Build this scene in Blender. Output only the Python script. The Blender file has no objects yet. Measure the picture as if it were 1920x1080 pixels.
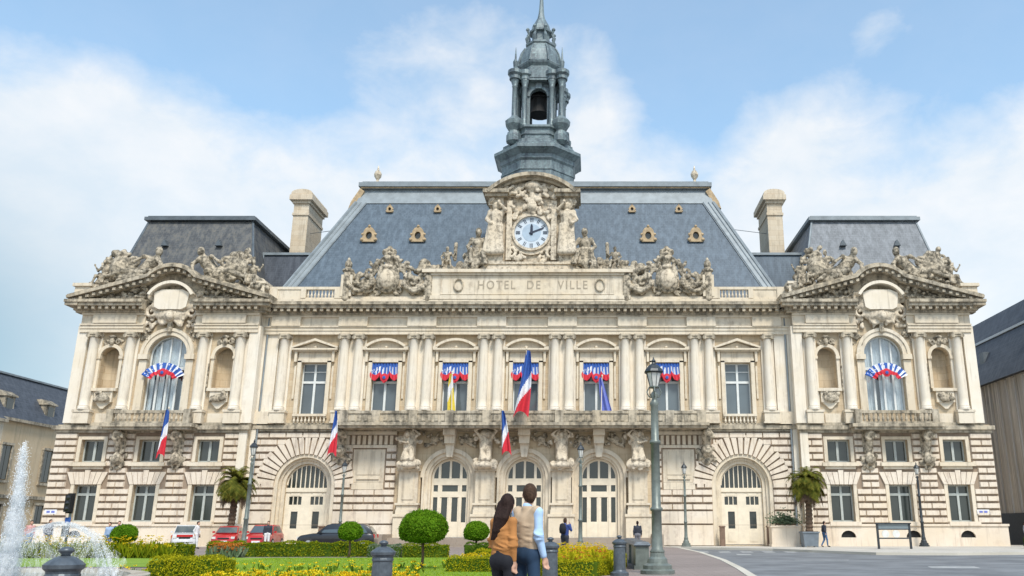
import bpy, math, random
import numpy as np
from mathutils import Vector, Matrix
from mathutils.geometry import tessellate_polygon
PI = math.pi; R = math.radians
sc = bpy.context.scene
# ------------------------------------------------------------------ camera
CAM = (5.3, -65.7, 1.3)
cd = bpy.data.cameras.new('camera'); cam = bpy.data.objects.new('camera', cd)
sc.collection.objects.link(cam); sc.camera = cam
cam.location = CAM; cam.rotation_euler = (R(90+15.9), 0, 0)
cd.sensor_width = 36; cd.lens = 1579/1920*36; cd.shift_x = -152/1920
cd.clip_start = .1; cd.clip_end = 3000
# ------------------------------------------------------------------ light
SUN_EL, SUN_AZ = 54, 158          # azimuth clockwise from +Y: behind the camera, to the right
ld = bpy.data.lights.new('sun', 'SUN'); lo = bpy.data.objects.new('sun', ld); sc.collection.objects.link(lo)
ld.energy = 2.1; ld.angle = R(14); ld.color = (1, .935, .84)
sd = Vector((math.sin(R(SUN_AZ))*math.cos(R(SUN_EL)), math.cos(R(SUN_AZ))*math.cos(R(SUN_EL)), math.sin(R(SUN_EL))))
lo.rotation_euler = sd.to_track_quat('Z', 'Y').to_euler()
sc.view_settings.view_transform = 'Standard'; sc.view_settings.look = 'None'
sc.view_settings.exposure = .80; sc.view_settings.gamma = 1; sc.view_settings.use_curve_mapping = False
sc.render.film_transparent = False
sc.cycles.use_denoising = True; sc.cycles.max_bounces = 6; sc.cycles.transparent_max_bounces = 16
sc.render.filter_size = 2.2
w = bpy.data.worlds.new('World'); sc.world = w; w.use_nodes = True
class NT:
    """tiny node helper"""
    def __init__(s, t): s.t = t; t.nodes.clear()
    def n(s, k, **kw):
        o = s.t.nodes.new(k)
        for a, v in kw.items():
            if a.startswith('_'):
                key = a[1:]
                key = int(key) if key.isdigit() else key
                s.set(o.inputs[key], v)
            else: setattr(o, a, v)
        return o
    def set(s, i, v):
        if isinstance(v, bpy.types.NodeSocket): s.t.links.new(v, i)
        elif isinstance(v, (tuple, list)) and len(v) == 3 and i.type == 'RGBA': i.default_value = (*v, 1)
        else: i.default_value = v
    def m(s, op, a, b=0., c=0., clamp=False):
        o = s.t.nodes.new('ShaderNodeMath'); o.operation = op; o.use_clamp = clamp
        for i, v in enumerate((a, b, c)): s.set(o.inputs[i], v)
        return o.outputs[0]
    def mix(s, f, a, b, blend='MIX'):
        o = s.t.nodes.new('ShaderNodeMix'); o.data_type = 'RGBA'; o.blend_type = blend
        s.set(o.inputs[0], f); s.set(o.inputs[6], a); s.set(o.inputs[7], b); return o.outputs[2]
    def ramp(s, f, stops, interp='LINEAR'):
        o = s.t.nodes.new('ShaderNodeValToRGB'); s.set(o.inputs[0], f); e = o.color_ramp.elements
        o.color_ramp.interpolation = interp
        while len(e) < len(stops): e.new(.5)
        for x, (p, c) in zip(e, stops):
            x.position = p; x.color = (*c, 1) if isinstance(c, tuple) else (c, c, c, 1)
        return o.outputs[0]
    def noise(s, vec, scale, detail=4, rough=.55, dist=0, out=0):
        o = s.n('ShaderNodeTexNoise', _Scale=scale, _Detail=detail, _Roughness=rough, _Distortion=dist)
        if vec is not None: s.set(o.inputs['Vector'], vec)
        return o.outputs[out]
def sky():
    t = NT(w.node_tree); L = t.t.links
    tc = t.n('ShaderNodeTexCoord').outputs['Generated']
    sx = t.n('ShaderNodeSeparateXYZ', _0=tc)
    X, Y, Z = sx.outputs
    az = t.m('ARCTAN2', X, Y); el = t.m('ARCSINE', Z)
    d2 = 180/PI; azd = t.m('MULTIPLY', az, d2); eld = t.m('MULTIPLY', el, d2)
    cv = t.n('ShaderNodeCombineXYZ', _0=azd, _1=t.m('MULTIPLY', eld, 1.5), _2=0.).outputs[0]
    n1 = t.noise(cv, .052, 6, .55, .3); n2 = t.noise(cv, .19, 5, .6, .2)
    base = t.m('ADD', t.m('MULTIPLY', n1, .55), t.m('MULTIPLY', n2, .50))        # about .46
    # cloud thickens to the horizon
    v = t.m('ADD', base, t.m('MULTIPLY', t.m('SUBTRACT', 25.5, eld), .062))
    def blob(a, e, ra, re, amp):
        q = t.m('ADD', t.m('POWER', t.m('DIVIDE', t.m('SUBTRACT', azd, a), ra), 2.), t.m('POWER', t.m('DIVIDE', t.m('SUBTRACT', eld, e), re), 2.))
        return t.m('MULTIPLY', t.m('EXPONENT', t.m('MULTIPLY', q, -1.)), amp)
    for b in BLOBS: v = t.m('ADD', v, blob(*b))
    mask = t.m('SMOOTH_MIN', t.m('MULTIPLY', t.m('SUBTRACT', v, .36), 2.6, clamp=True), .97, .12)
    cloudc = t.mix(t.m('MULTIPLY', t.m('SUBTRACT', n2, .36), 3.0, clamp=True), CLOUD_D, CLOUD_L)
    low = t.m('ADD', blob(-40, 9.5, 9.5, 7.5, 1.0), blob(-36, 2, 7, 6, .25), clamp=True)
    cloudc = t.mix(t.m('MULTIPLY', low, 1.0, clamp=True), cloudc, STORM)
    nis = t.n('ShaderNodeTexSky', sky_type='NISHITA', sun_disc=False, sun_elevation=R(SUN_EL), sun_rotation=R(SUN_AZ), air_density=1.0, dust_density=.6, ozone_density=1.6)
    b1 = t.n('ShaderNodeBackground', _Color=t.mix(1., nis.outputs[0], SKY_TINT, 'MULTIPLY'), _Strength=SKY_S)
    b2 = t.n('ShaderNodeBackground', _Color=cloudc, _Strength=1.0)
    ms = t.n('ShaderNodeMixShader', _0=t.m('MULTIPLY_ADD', mask, .76, .17), _1=b1.outputs[0], _2=b2.outputs[0])
    o = t.n('ShaderNodeOutputWorld', _Surface=ms.outputs[0])
SKY_S = .13; SKY_TINT = (1.12,1.31,1.21)
CLOUD_L = (.56, .565, .57); CLOUD_D = (.475, .515, .55); STORM = (.20, .29, .35)
BLOBS = [(-9,32,9,5,.42), (0,29,3,4.5,.28), (21,31.5,3,2,.32), (14.5,25.5,4,3.5,.24), (-33,24,6,3,.2), (-36,31,9,3,-.25), (-21,28.5,4,2,-.2),
         (8,31,4,4,-.25), (27,28,5,3,-.2), (-25,26.5,6,1.5,-.08)]
sky()
# ------------------------------------------------------------------ mesh helpers
class MB:
    def __init__(s): s.v = []; s.f = []; s.m = []; s.cur = 0
    def add(s, vs, fs, mi=None):
        o = len(s.v); s.v += [tuple(p) for p in vs]; s.f += [tuple(i+o for i in f) for f in fs]
        s.m += [s.cur if mi is None else mi]*len(fs)
    def box(s, x0, x1, y0, y1, z0, z1):
        if x0 > x1: x0, x1 = x1, x0
        if y0 > y1: y0, y1 = y1, y0
        s.add([(x0,y0,z0),(x1,y0,z0),(x1,y1,z0),(x0,y1,z0),(x0,y0,z1),(x1,y0,z1),(x1,y1,z1),(x0,y1,z1)],
              [(0,3,2,1),(4,5,6,7),(0,1,5,4),(1,2,6,5),(2,3,7,6),(3,0,4,7)])
    def frust(s, a, z0, b, z1):      # a, b = (x0,x1,y0,y1)
        s.add([(a[0],a[2],z0),(a[1],a[2],z0),(a[1],a[3],z0),(a[0],a[3],z0),(b[0],b[2],z1),(b[1],b[2],z1),(b[1],b[3],z1),(b[0],b[3],z1)],
              [(0,3,2,1),(4,5,6,7),(0,1,5,4),(1,2,6,5),(2,3,7,6),(3,0,4,7)])
    def prism(s, p, y0, y1):         # p = outline in XZ, counter-clockwise seen from -Y
        n = len(p)
        s.add([(x,y0,z) for x,z in p]+[(x,y1,z) for x,z in p],
              [tuple(range(n)), tuple(range(2*n-1,n-1,-1))]+[(i,i+n,(i+1)%n+n,(i+1)%n) for i in range(n)])
    def lathe(s, cx, cy, prof, n=12, a0=0, cap=True, sy=1):
        vs = []; fs = []
        for r, z in prof:
            for i in range(n):
                a = a0+2*PI*i/n; vs.append((cx+r*math.cos(a), cy+r*math.sin(a)*sy, z))
        for k in range(len(prof)-1):
            for i in range(n):
                j = (i+1) % n; fs.append((k*n+i, k*n+j, (k+1)*n+j, (k+1)*n+i))
        if cap: fs.append(tuple(range(n-1,-1,-1))); fs.append(tuple(range((len(prof)-1)*n, len(prof)*n)))
        s.add(vs, fs)
    def tube(s, pts, rad, n=8):
        pts = [Vector(p) for p in pts]; vs = []; fs = []
        if not hasattr(rad, '__len__'): rad = [rad]*len(pts)
        for k, p in enumerate(pts):
            d = (pts[min(k+1,len(pts)-1)]-pts[max(k-1,0)]).normalized()
            u = d.orthogonal().normalized() if k == 0 else (u-d*u.dot(d)).normalized()
            q = d.cross(u)
            for i in range(n):
                a = 2*PI*i/n; vs.append(p+(u*math.cos(a)+q*math.sin(a))*rad[k])
        for k in range(len(pts)-1):
            for i in range(n):
                j = (i+1) % n; fs.append((k*n+i, k*n+j, (k+1)*n+j, (k+1)*n+i))
        fs.append(tuple(range(n-1,-1,-1))); fs.append(tuple(range((len(pts)-1)*n, len(pts)*n)))
        s.add(vs, fs)
    def plate(s, outer, holes, y0, y1, back=False):   # wall plate in XZ with holes, side walls included
        loops = [outer]+holes; flat = [q for l in loops for q in l]
        tri = tessellate_polygon([[Vector((x,z,0)) for x,z in l] for l in loops])
        N = len(flat); vs = [(x,y0,z) for x,z in flat]+[(x,y1,z) for x,z in flat]; fs = []
        for a,b,c in tri:
            A,B,C_ = flat[a],flat[b],flat[c]
            cr = (B[0]-A[0])*(C_[1]-A[1])-(B[1]-A[1])*(C_[0]-A[0])
            if abs(cr) < 1e-9: continue
            if cr < 0: b,c = c,b
            fs.append((a,b,c))
            if back: fs.append((a+N,c+N,b+N))
        o = 0
        for l in loops:
            n = len(l)
            ar = sum(l[i][0]*l[(i+1)%n][1]-l[(i+1)%n][0]*l[i][1] for i in range(n))
            hole = l is not outer
            for i in range(n):
                a, b = o+i, o+(i+1)%n
                if (ar > 0) != hole: fs.append((a,a+N,b+N,b))
                else: fs.append((a,b,b+N,a+N))
            o += n
        s.add(vs, fs)
    def ring(s, cx, cz, r0, r1, a0, a1, n, y0, y1, gap=0):
        for i in range(n):
            t0 = a0+(a1-a0)*i/n+gap/2; t1 = a0+(a1-a0)*(i+1)/n-gap/2
            s.prism([(cx+r0*math.cos(t0),cz+r0*math.sin(t0)),(cx+r1*math.cos(t0),cz+r1*math.sin(t0)),
                     (cx+r1*math.cos(t1),cz+r1*math.sin(t1)),(cx+r0*math.cos(t1),cz+r0*math.sin(t1))], y0, y1)
    def arcband(s, cx, cz, r0, r1, a0, a1, n, y0, y1):       # one continuous curved band
        p = [(cx+r1*math.cos(a0+(a1-a0)*i/n), cz+r1*math.sin(a0+(a1-a0)*i/n)) for i in range(n+1)]
        q = [(cx+r0*math.cos(a0+(a1-a0)*i/n), cz+r0*math.sin(a0+(a1-a0)*i/n)) for i in range(n+1)]
        s.strip(q, p, y0, y1)
    def strip(s, lo_, up, y0, y1):
        n = len(lo_); vs = [(x,y0,z) for x,z in lo_]+[(x,y0,z) for x,z in up]+[(x,y1,z) for x,z in lo_]+[(x,y1,z) for x,z in up]
        fs = []
        flip = (lo_[1][0]-lo_[0][0])*(up[0][1]-lo_[0][1])-(lo_[1][1]-lo_[0][1])*(up[0][0]-lo_[0][0]) < 0
        def q(a,b,c,d): fs.append((d,c,b,a) if flip else (a,b,c,d))
        for i in range(n-1):
            q(i,i+1,n+i+1,n+i); q(2*n+i+1,2*n+i,3*n+i,3*n+i+1); q(2*n+i,2*n+i+1,i+1,i); q(n+i,n+i+1,3*n+i+1,3*n+i)
        q(0,n,3*n,2*n); q(n-1,3*n-1,4*n-1,2*n-1)
        s.add(vs, fs)
    def sphere(s, c, r, n=8, m=6, sc_=(1,1,1)):
        vs = [(c[0],c[1],c[2]+r*sc_[2])]
        for k in range(1,m):
            for i in range(n):
                a = 2*PI*i/n; b = PI*k/m
                vs.append((c[0]+r*sc_[0]*math.sin(b)*math.cos(a), c[1]+r*sc_[1]*math.sin(b)*math.sin(a), c[2]+r*sc_[2]*math.cos(b)))
        vs.append((c[0],c[1],c[2]-r*sc_[2])); fs = [(0,1+i,1+(i+1)%n) for i in range(n)]
        for k in range(m-2):
            for i in range(n):
                j=(i+1)%n; fs.append((1+k*n+i,1+(k+1)*n+i,1+(k+1)*n+j,1+k*n+j))
        e = len(vs)-1; o = 1+(m-2)*n; fs += [(e,o+(i+1)%n,o+i) for i in range(n)]
        s.add(vs, fs)
    def xform(s, M, start=0):
        for i in range(start, len(s.v)): s.v[i] = tuple(M @ Vector(s.v[i]))
    def mesh(s, name, mats, smooth=False):
        me = bpy.data.meshes.new(name); me.from_pydata(s.v, [], s.f)
        mats = mats if isinstance(mats, (list, tuple)) else [mats]
        for m in mats: me.materials.append(m)
        if len(mats) > 1: me.polygons.foreach_set('material_index', s.m)
        if smooth: me.polygons.foreach_set('use_smooth', [True]*len(s.f))
        me.update(); return me
    def build(s, name, mats, parent=None, smooth=False, loc=None):
        o = bpy.data.objects.new(name, s.mesh(name, mats, smooth)); sc.collection.objects.link(o)
        if parent: o.parent = parent
        if loc: o.location = loc
        return o
def meshobj(name, v, f, mat, parent=None, smooth=True, loc=(0,0,0), rz=0):
    me = bpy.data.meshes.new(name); me.from_pydata(v, [], f); me.materials.append(mat)
    me.polygons.foreach_set('use_smooth', [smooth]*len(me.polygons)); me.update()
    o = bpy.data.objects.new(name, me); sc.collection.objects.link(o); o.location = loc; o.rotation_euler = (0,0,rz)
    if parent: o.parent = parent
    return o
def empty(name, label, cat, loc=(0,0,0), rz=0, group=None):
    o = bpy.data.objects.new(name, None); sc.collection.objects.link(o); o.location = loc; o.rotation_euler = (0,0,rz)
    o.empty_display_size = .2
    return tag(o, label, cat, group)
def tag(o, label, cat, group=None, kind=None):
    if label: o['label'] = label
    if cat: o['category'] = cat
    if group: o['group'] = group
    if kind: o['kind'] = kind
    return o
def part_copy(o, dx=0, dy=0, dz=0, parent=None, mirror=False):
    c = o.copy(); sc.collection.objects.link(c); c.parent = parent or o.parent
    c.location = (o.location.x+dx, o.location.y+dy, o.location.z+dz)
    for ch in list(o.children):
        k = ch.copy(); sc.collection.objects.link(k); k.parent = c
    return c
def copy_tree(o, loc, rz, label, group=None):
    c = o.copy(); sc.collection.objects.link(c); c.location = loc; c.rotation_euler = (0,0,rz)
    c['label'] = label
    if group: c['group'] = group
    for ch in list(o.children):
        k = ch.copy(); sc.collection.objects.link(k); k.parent = c
        for g in list(ch.children):
            q = g.copy(); sc.collection.objects.link(q); q.parent = k
    return c
# ---- smooth blended solids (people, statues): signed distances on a grid, then surface nets
def cap(a, b, ra, rb=None): return ('c', a, b, ra, ra if rb is None else rb)
def ell(c, r, rz=0): return ('e', c, r, rz)
def blend(prims, h, k=.05):
    lo_ = np.full(3, 1e9); hi = np.full(3, -1e9); bb = []
    for p in prims:
        if p[0] == 'c':
            a = np.array(p[1]); b = np.array(p[2]); r = max(p[3], p[4]); l = np.minimum(a,b)-r; u = np.maximum(a,b)+r
        else:
            r = max(p[2]) ; a = np.array(p[1]); l = a-r; u = a+r
        bb.append((l,u)); lo_ = np.minimum(lo_, l); hi = np.maximum(hi, u)
    lo_ -= 3*h; hi += 3*h; n = np.ceil((hi-lo_)/h).astype(int)+1
    d = np.full(n, 10., np.float32)
    ax = [lo_[i]+h*np.arange(n[i]) for i in range(3)]
    for p, (l, u) in zip(prims, bb):
        pad = k+3*h; i0 = np.maximum(((l-pad-lo_)/h).astype(int), 0); i1 = np.minimum(np.ceil((u+pad-lo_)/h).astype(int)+1, n)
        sl = tuple(slice(i0[i], i1[i]) for i in range(3))
        X = ax[0][sl[0]][:,None,None]; Y = ax[1][sl[1]][None,:,None]; Z = ax[2][sl[2]][None,None,:]
        if p[0] == 'c':
            a = np.array(p[1],float); b = np.array(p[2],float); ab = b-a; L2 = max(ab@ab, 1e-9)
            t = np.clip(((X-a[0])*ab[0]+(Y-a[1])*ab[1]+(Z-a[2])*ab[2])/L2, 0, 1)
            q = np.sqrt((X-a[0]-t*ab[0])**2+(Y-a[1]-t*ab[1])**2+(Z-a[2]-t*ab[2])**2)-(p[3]+(p[4]-p[3])*t)
        else:
            c = p[1]; r = p[2]; x = X-c[0]; y = Y-c[1]
            if p[3]: cs, sn = math.cos(p[3]), math.sin(p[3]); z = Z-c[2]; x, z = x*cs+z*sn, -x*sn+z*cs     # tilt in XZ
            else: z = Z-c[2]
            k0 = np.sqrt((x/r[0])**2+(y/r[1])**2+(z/r[2])**2); k1 = np.sqrt((x/r[0]**2)**2+(y/r[1]**2)**2+(z/r[2]**2)**2)
            q = k0*(k0-1)/np.maximum(k1, 1e-6)
        o = d[sl]; hh = np.clip(.5+.5*(o-q)/k, 0, 1)
        d[sl] = np.where(np.abs(o-q) < k, q*hh+o*(1-hh)-k*hh*(1-hh), np.minimum(o, q))
    s = d < 0; nc = tuple(n-1); acc = np.zeros(nc+(3,), np.float32); cnt = np.zeros(nc, np.int32)
    for axis in range(3):
        o1, o2 = [i for i in range(3) if i != axis]
        for i in (0,1):
            for j in (0,1):
                a = [0,0,0]; a[o1] = i; a[o2] = j; b = list(a); b[axis] = 1
                A = d[a[0]:a[0]+nc[0], a[1]:a[1]+nc[1], a[2]:a[2]+nc[2]]; B = d[b[0]:b[0]+nc[0], b[1]:b[1]+nc[1], b[2]:b[2]+nc[2]]
                cr = (A < 0) != (B < 0); t = np.where(cr, A/np.where(cr, A-B, 1), 0)
                for q in range(3): acc[...,q] += cr*(a[q]+(t if q == axis else 0))
                cnt += cr
    act = cnt > 0; idx = np.full(nc, -1); idx[act] = np.arange(act.sum()); ii = np.argwhere(act)
    V = lo_+h*(ii+acc[act]/cnt[act][:,None]); F = []
    for axis in range(3):
        o1, o2 = (axis+1)%3, (axis+2)%3
        s0 = [slice(None)]*3; s1 = [slice(None)]*3; s0[axis] = slice(0,-1); s1[axis] = slice(1,None)
        A = s[tuple(s0)]; B = s[tuple(s1)]; cr = np.argwhere(A != B)
        cr = cr[(cr[:,o1] > 0)&(cr[:,o2] > 0)&(cr[:,o1] < nc[o1])&(cr[:,o2] < nc[o2])]
        if not len(cr): continue
        e1 = np.zeros(3,int); e1[o1] = 1; e2 = np.zeros(3,int); e2[o2] = 1
        g = lambda c: idx[c[:,0],c[:,1],c[:,2]]
        q = np.stack([g(cr-e1-e2), g(cr-e2), g(cr), g(cr-e1)], 1)
        fl = A[cr[:,0],cr[:,1],cr[:,2]]; q[~fl] = q[~fl][:,::-1]; F.append(q)
    F = np.concatenate(F); F = F[(F >= 0).all(1)]
    return V.tolist(), F.tolist()
def xf(prims, s=1, t=(0,0,0), rz=0, flip=False):
    o = []; c, n = math.cos(rz), math.sin(rz)
    def P(p):
        x, y, z = p
        if flip: x = -x
        return (t[0]+s*(x*c-y*n), t[1]+s*(x*n+y*c), t[2]+s*z)
    for p in prims:
        if p[0] == 'c': o.append(('c', P(p[1]), P(p[2]), p[3]*s, p[4]*s))
        else: o.append(('e', P(p[1]), tuple(v*s for v in p[2]), -p[3] if flip else p[3]))
    return o
# ------------------------------------------------------------------ materials
def mat(name): m = bpy.data.materials.new(name); m.use_nodes = True; return m, NT(m.node_tree)
def principled(t, col, rough=.7, metal=0., bump=None, bs=.3, bd=.02, spec=None, **kw):
    p = t.n('ShaderNodeBsdfPrincipled', _Roughness=rough, _Metallic=metal); t.set(p.inputs['Base Color'], col)
    if spec is not None: p.inputs['Specular IOR Level'].default_value = spec
    for k, v in kw.items(): t.set(p.inputs[k.replace('_', ' ')], v)
    if bump is not None:
        b = t.n('ShaderNodeBump', _Strength=bs, _Distance=bd, _Height=bump); t.t.links.new(b.outputs[0], p.inputs['Normal'])
    t.n('ShaderNodeOutputMaterial', _Surface=p.outputs[0]); return p
def simple(name, col, rough=.6, metal=0., var=.12, scale=3., bs=.1, spec=None):
    m, t = mat(name); oc = t.n('ShaderNodeTexCoord').outputs['Object']
    n = t.noise(oc, scale, 5, .6)
    d = tuple(c*(1-var*1.6) for c in col); l = tuple(min(c*(1+var), 1) for c in col)
    principled(t, t.mix(t.m('MULTIPLY', t.m('SUBTRACT', n, .3), 2.5, clamp=True), d, l), rough, metal, n, bs, .01, spec); return m
def stone(name, base, dark, amt, grime=(.20,.16,.12), joints=False, thr=.5, fine=False):
    m, t = mat(name); oc = t.n('ShaderNodeTexCoord').outputs['Object']
    n1 = t.noise(oc, .35, 5, .6); n2 = t.noise(oc, 2.2, 6, .65); n3 = t.noise(oc, 14, 4, .7)
    mp = t.n('ShaderNodeMapping', _Vector=oc); mp.inputs['Scale'].default_value = (1.6, 1.6, .12)
    st = t.noise(mp.outputs[0], 1.3, 5, .65)
    c = t.mix(t.m('MULTIPLY', t.m('SUBTRACT', n1, .35), 3, clamp=True), tuple(x*y for x,y in zip(base,(.93,.88,.80))), base)
    c = t.mix(t.m('MULTIPLY', t.m('SUBTRACT', n2, .5), 1.6, clamp=True), c, tuple(min(x*1.12,1) for x in base))
    if joints:      # single blocks differ in tone
        bk = t.n('ShaderNodeTexBrick', _Scale=1., _Color1=(1.,1.,1.), _Color2=(.86,.81,.76), _Mortar=(.62,.54,.45))
        bm = t.n('ShaderNodeMapping', _Vector=oc); bm.inputs['Rotation'].default_value = (R(90),0,0); t.set(bk.inputs['Vector'], bm.outputs[0])
        bk.inputs['Mortar Size'].default_value = .012; bk.inputs['Brick Width'].default_value = 1.3; bk.inputs['Row Height'].default_value = .52
        c = t.mix(.75, c, bk.outputs[0], 'MULTIPLY')
    k = t.m('ADD', t.m('MULTIPLY', st, .25 if fine else .5), t.m('MULTIPLY', t.noise(oc, 3.6, 5, .65, .4) if fine else n2, .75 if fine else .5))
    f = t.m('MULTIPLY', t.m('MULTIPLY', t.m('SUBTRACT', k, thr), 6, clamp=True), amt)
    c = t.mix(f, c, dark)
    nz = t.n('ShaderNodeSeparateXYZ', _0=t.n('ShaderNodeNewGeometry').outputs['True Normal']).outputs[2]
    up = t.m('MULTIPLY', t.m('MULTIPLY', t.m('SUBTRACT', nz, .25), 1.6, clamp=True), t.m('MULTIPLY', t.m('SUBTRACT', n2, .3), 2.6, clamp=True))   # lichen on ledges
    c = t.mix(t.m('MULTIPLY', up, min(1., amt*1.5)), c, grime)
    ms = t.n('ShaderNodeMapping', _Vector=oc); ms.inputs['Scale'].default_value = (3.2, 3.2, .22)
    run = t.noise(ms.outputs[0], 1.1, 4, .6)                        # rain streaks
    c = t.mix(t.m('MULTIPLY', t.m('MULTIPLY', t.m('SUBTRACT', run, .56), 7, clamp=True), .36), c, tuple(x*.55 for x in dark))
    principled(t, c, .85, 0., t.m('ADD', n2, t.m('MULTIPLY', n3, .5)), .35, .03, .25); return m
M = {}
M['stone'] = stone('stone', (.69,.605,.48), (.36,.29,.21), .7, thr=.50, joints=True)
M['stone_smooth'] = stone('stone smooth', (.74,.665,.545), (.36,.295,.22), .7, thr=.50)
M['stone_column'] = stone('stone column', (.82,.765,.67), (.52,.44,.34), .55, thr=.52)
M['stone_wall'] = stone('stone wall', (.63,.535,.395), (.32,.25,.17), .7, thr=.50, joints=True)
M['stone_rust'] = stone('stone rusticated', (.77,.69,.59), (.37,.28,.22), .7, grime=(.22,.165,.13), thr=.50)
M['stone_back'] = stone('stone joint', (.34,.27,.21), (.18,.135,.10), .6, thr=.5)
M['stone_worn_shaded'] = stone('stone weathered and shaded', (.56,.495,.39), (.13,.115,.09), .92, grime=(.10,.09,.07), thr=.44)  # weathered, and darkened further to carry shade under cornice and balcony
M['carving'] = stone('carved stone', (.60,.53,.42), (.10,.088,.068), .95, grime=(.085,.078,.062), thr=.42, fine=True)
M['carving_pale'] = stone('carved pale stone', (.72,.64,.52), (.18,.15,.115), .85, grime=(.15,.13,.10), thr=.47, fine=True)
M['plinth'] = stone('plinth stone', (.76,.67,.56), (.50,.37,.28), .55, thr=.53)
def slate(name, a, b, sc_=1., rough=.6, patch=None):
    m, t = mat(name); oc = t.n('ShaderNodeTexCoord').outputs['Object']
    mp = t.n('ShaderNodeMapping', _Vector=oc); mp.inputs['Rotation'].default_value = (R(90),0,0)
    bk = t.n('ShaderNodeTexBrick', _Scale=1., _Color1=a, _Color2=b, _Mortar=tuple(x*.55 for x in a)); t.set(bk.inputs['Vector'], mp.outputs[0])
    bk.inputs['Mortar Size'].default_value = .012; bk.inputs['Brick Width'].default_value = .34*sc_; bk.inputs['Row Height'].default_value = .19*sc_
    m2 = t.n('ShaderNodeMapping', _Vector=oc); m2.inputs['Scale'].default_value = (3.5,3.5,.22)
    st = t.noise(m2.outputs[0], .8, 6, .65); n = t.noise(oc, .5, 5, .6); n4 = t.noise(oc, 5, 3, .6)
    c = t.mix(.75, t.mix(.5, a, b), bk.outputs[0])
    c = t.mix(t.m('MULTIPLY', t.m('SUBTRACT', st, .42), 3.2, clamp=True), c, tuple(min(x*1.35,1) for x in b))
    c = t.mix(t.m('MULTIPLY', t.m('SUBTRACT', n, .5), 1.6, clamp=True), c, tuple(x*.86 for x in a))
    if patch: c = t.mix(t.m('MULTIPLY', t.m('MULTIPLY', t.m('SUBTRACT', t.m('ADD', t.m('MULTIPLY', st, .6), t.m('MULTIPLY', n4, .4)), .47), 5, clamp=True), .8), c, patch)
    principled(t, c, rough, 0., bk.outputs[1], -.35, .02, .35); return m
M['slate'] = slate('slate blue grey', (.070,.098,.128), (.10,.132,.165))
M['slate_moss'] = slate('slate mossy grey', (.06,.065,.072), (.10,.105,.11), patch=(.17,.155,.125), rough=.7)
M['slate_sky_sheen'] = slate('slate with sky sheen', (.13,.145,.16), (.19,.205,.225))  # lighter slate: the sky's reflection is put into the colour
M['slate_dark'] = slate('slate dark', (.045,.052,.066), (.075,.084,.10), rough=.55)
M['zinc'] = simple('zinc', (.25,.285,.305), .6, .1, .15, 1.2)
M['zinc_dark'] = simple('zinc dark', (.13,.15,.165), .45, .3, .2, 1.5)
def patina():
    m, t = mat('lead and verdigris'); oc = t.n('ShaderNodeTexCoord').outputs['Object']
    mp = t.n('ShaderNodeMapping', _Vector=oc); mp.inputs['Scale'].default_value = (1.3,1.3,.3)
    a = t.noise(mp.outputs[0], 1.2, 6, .65); b = t.noise(oc, 5, 4, .6)
    c = t.mix(t.m('MULTIPLY', t.m('SUBTRACT', a, .35), 3, clamp=True), (.075,.095,.11), (.225,.275,.285))
    c = t.mix(t.m('MULTIPLY', t.m('SUBTRACT', b, .5), 3, clamp=True), c, (.25,.36,.36))
    principled(t, c, .5, .25, b, .25, .02); return m
M['patina'] = patina()
def glass(name, tint, rough=.06):
    m, t = mat(name); oc = t.n('ShaderNodeTexCoord').outputs['Object']; n = t.noise(oc, .8, 3, .5); n = t.m('ADD', t.m('MULTIPLY', n, .6), t.m('MULTIPLY', t.n('ShaderNodeObjectInfo').outputs['Random'], .5))
    principled(t, t.mix(n, tuple(x*.6 for x in tint), tuple(x*1.4 for x in tint)), rough, 0., n, .05, .05, .9); return m
M['glass'] = glass('window glass', (.10,.125,.14)); M['glass_dark'] = glass('dark window glass', (.032,.040,.037), .12)
M['glass_sky'] = glass('pale window glass', (.16,.20,.22))
M['curtain'] = simple('white curtain', (.62,.66,.68), .8, 0, .1, 4)
M['paint_white'] = simple('white window paint', (.72,.74,.72), .5, 0, .05, 4)
M['paint_grey'] = simple('grey green window paint', (.46,.49,.46), .5, 0, .08, 4)
M['door_cream'] = simple('cream door paint', (.80,.71,.56), .55, 0, .07, 2)
M['black'] = simple('black void', (.012,.012,.013), .8)
M['iron'] = simple('grey green painted iron', (.175,.20,.18), .45, .3, .18, 5)
M['iron_dark'] = simple('dark cast iron', (.05,.058,.065), .42, .4, .25, 6)
M['bollard'] = simple('blue grey cast iron', (.105,.125,.145), .42, .35, .22, 9, .25)
M['lampglass'] = simple('frosted lamp glass', (.70,.70,.66), .35)
M['gold'] = simple('ochre dormer stone', (.50,.37,.22), .75, 0, .25, 3)
M['brown_wood'] = simple('weathered brown wood', (.20,.13,.09), .75, 0, .2, 4)
def cloth(name, c, s=6.): return simple(name, c, .85, 0, .10, s, .2)
for k, c in dict(f_blue=(.035,.11,.40), f_white=(.78,.79,.82), f_red=(.62,.03,.05), f_yellow=(.70,.55,.06), f_eu=(.16,.20,.55), jacket=(.44,.19,.055), black_cloth=(.009,.010,.016),
                 vest=(.50,.38,.26), shirt=(.42,.60,.85), jeans=(.014,.042,.090), navy=(.03,.06,.22), grey_cloth=(.18,.18,.20), pink_cloth=(.55,.30,.28), lightblue=(.30,.42,.60), dark_cloth=(.03,.035,.05), white_cloth=(.7,.7,.7), denim=(.07,.14,.26)).items(): M[k] = cloth(k, c)
M['skin'] = simple('skin', (.56,.33,.23), .55, 0, .06, 10); M['hair_dark'] = simple('dark brown hair', (.028,.015,.012), .7, 0, .35, 40, .6, .2)
M['hair_brown'] = simple('brown hair', (.065,.038,.024), .75, 0, .35, 40, .6, .2)
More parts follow.
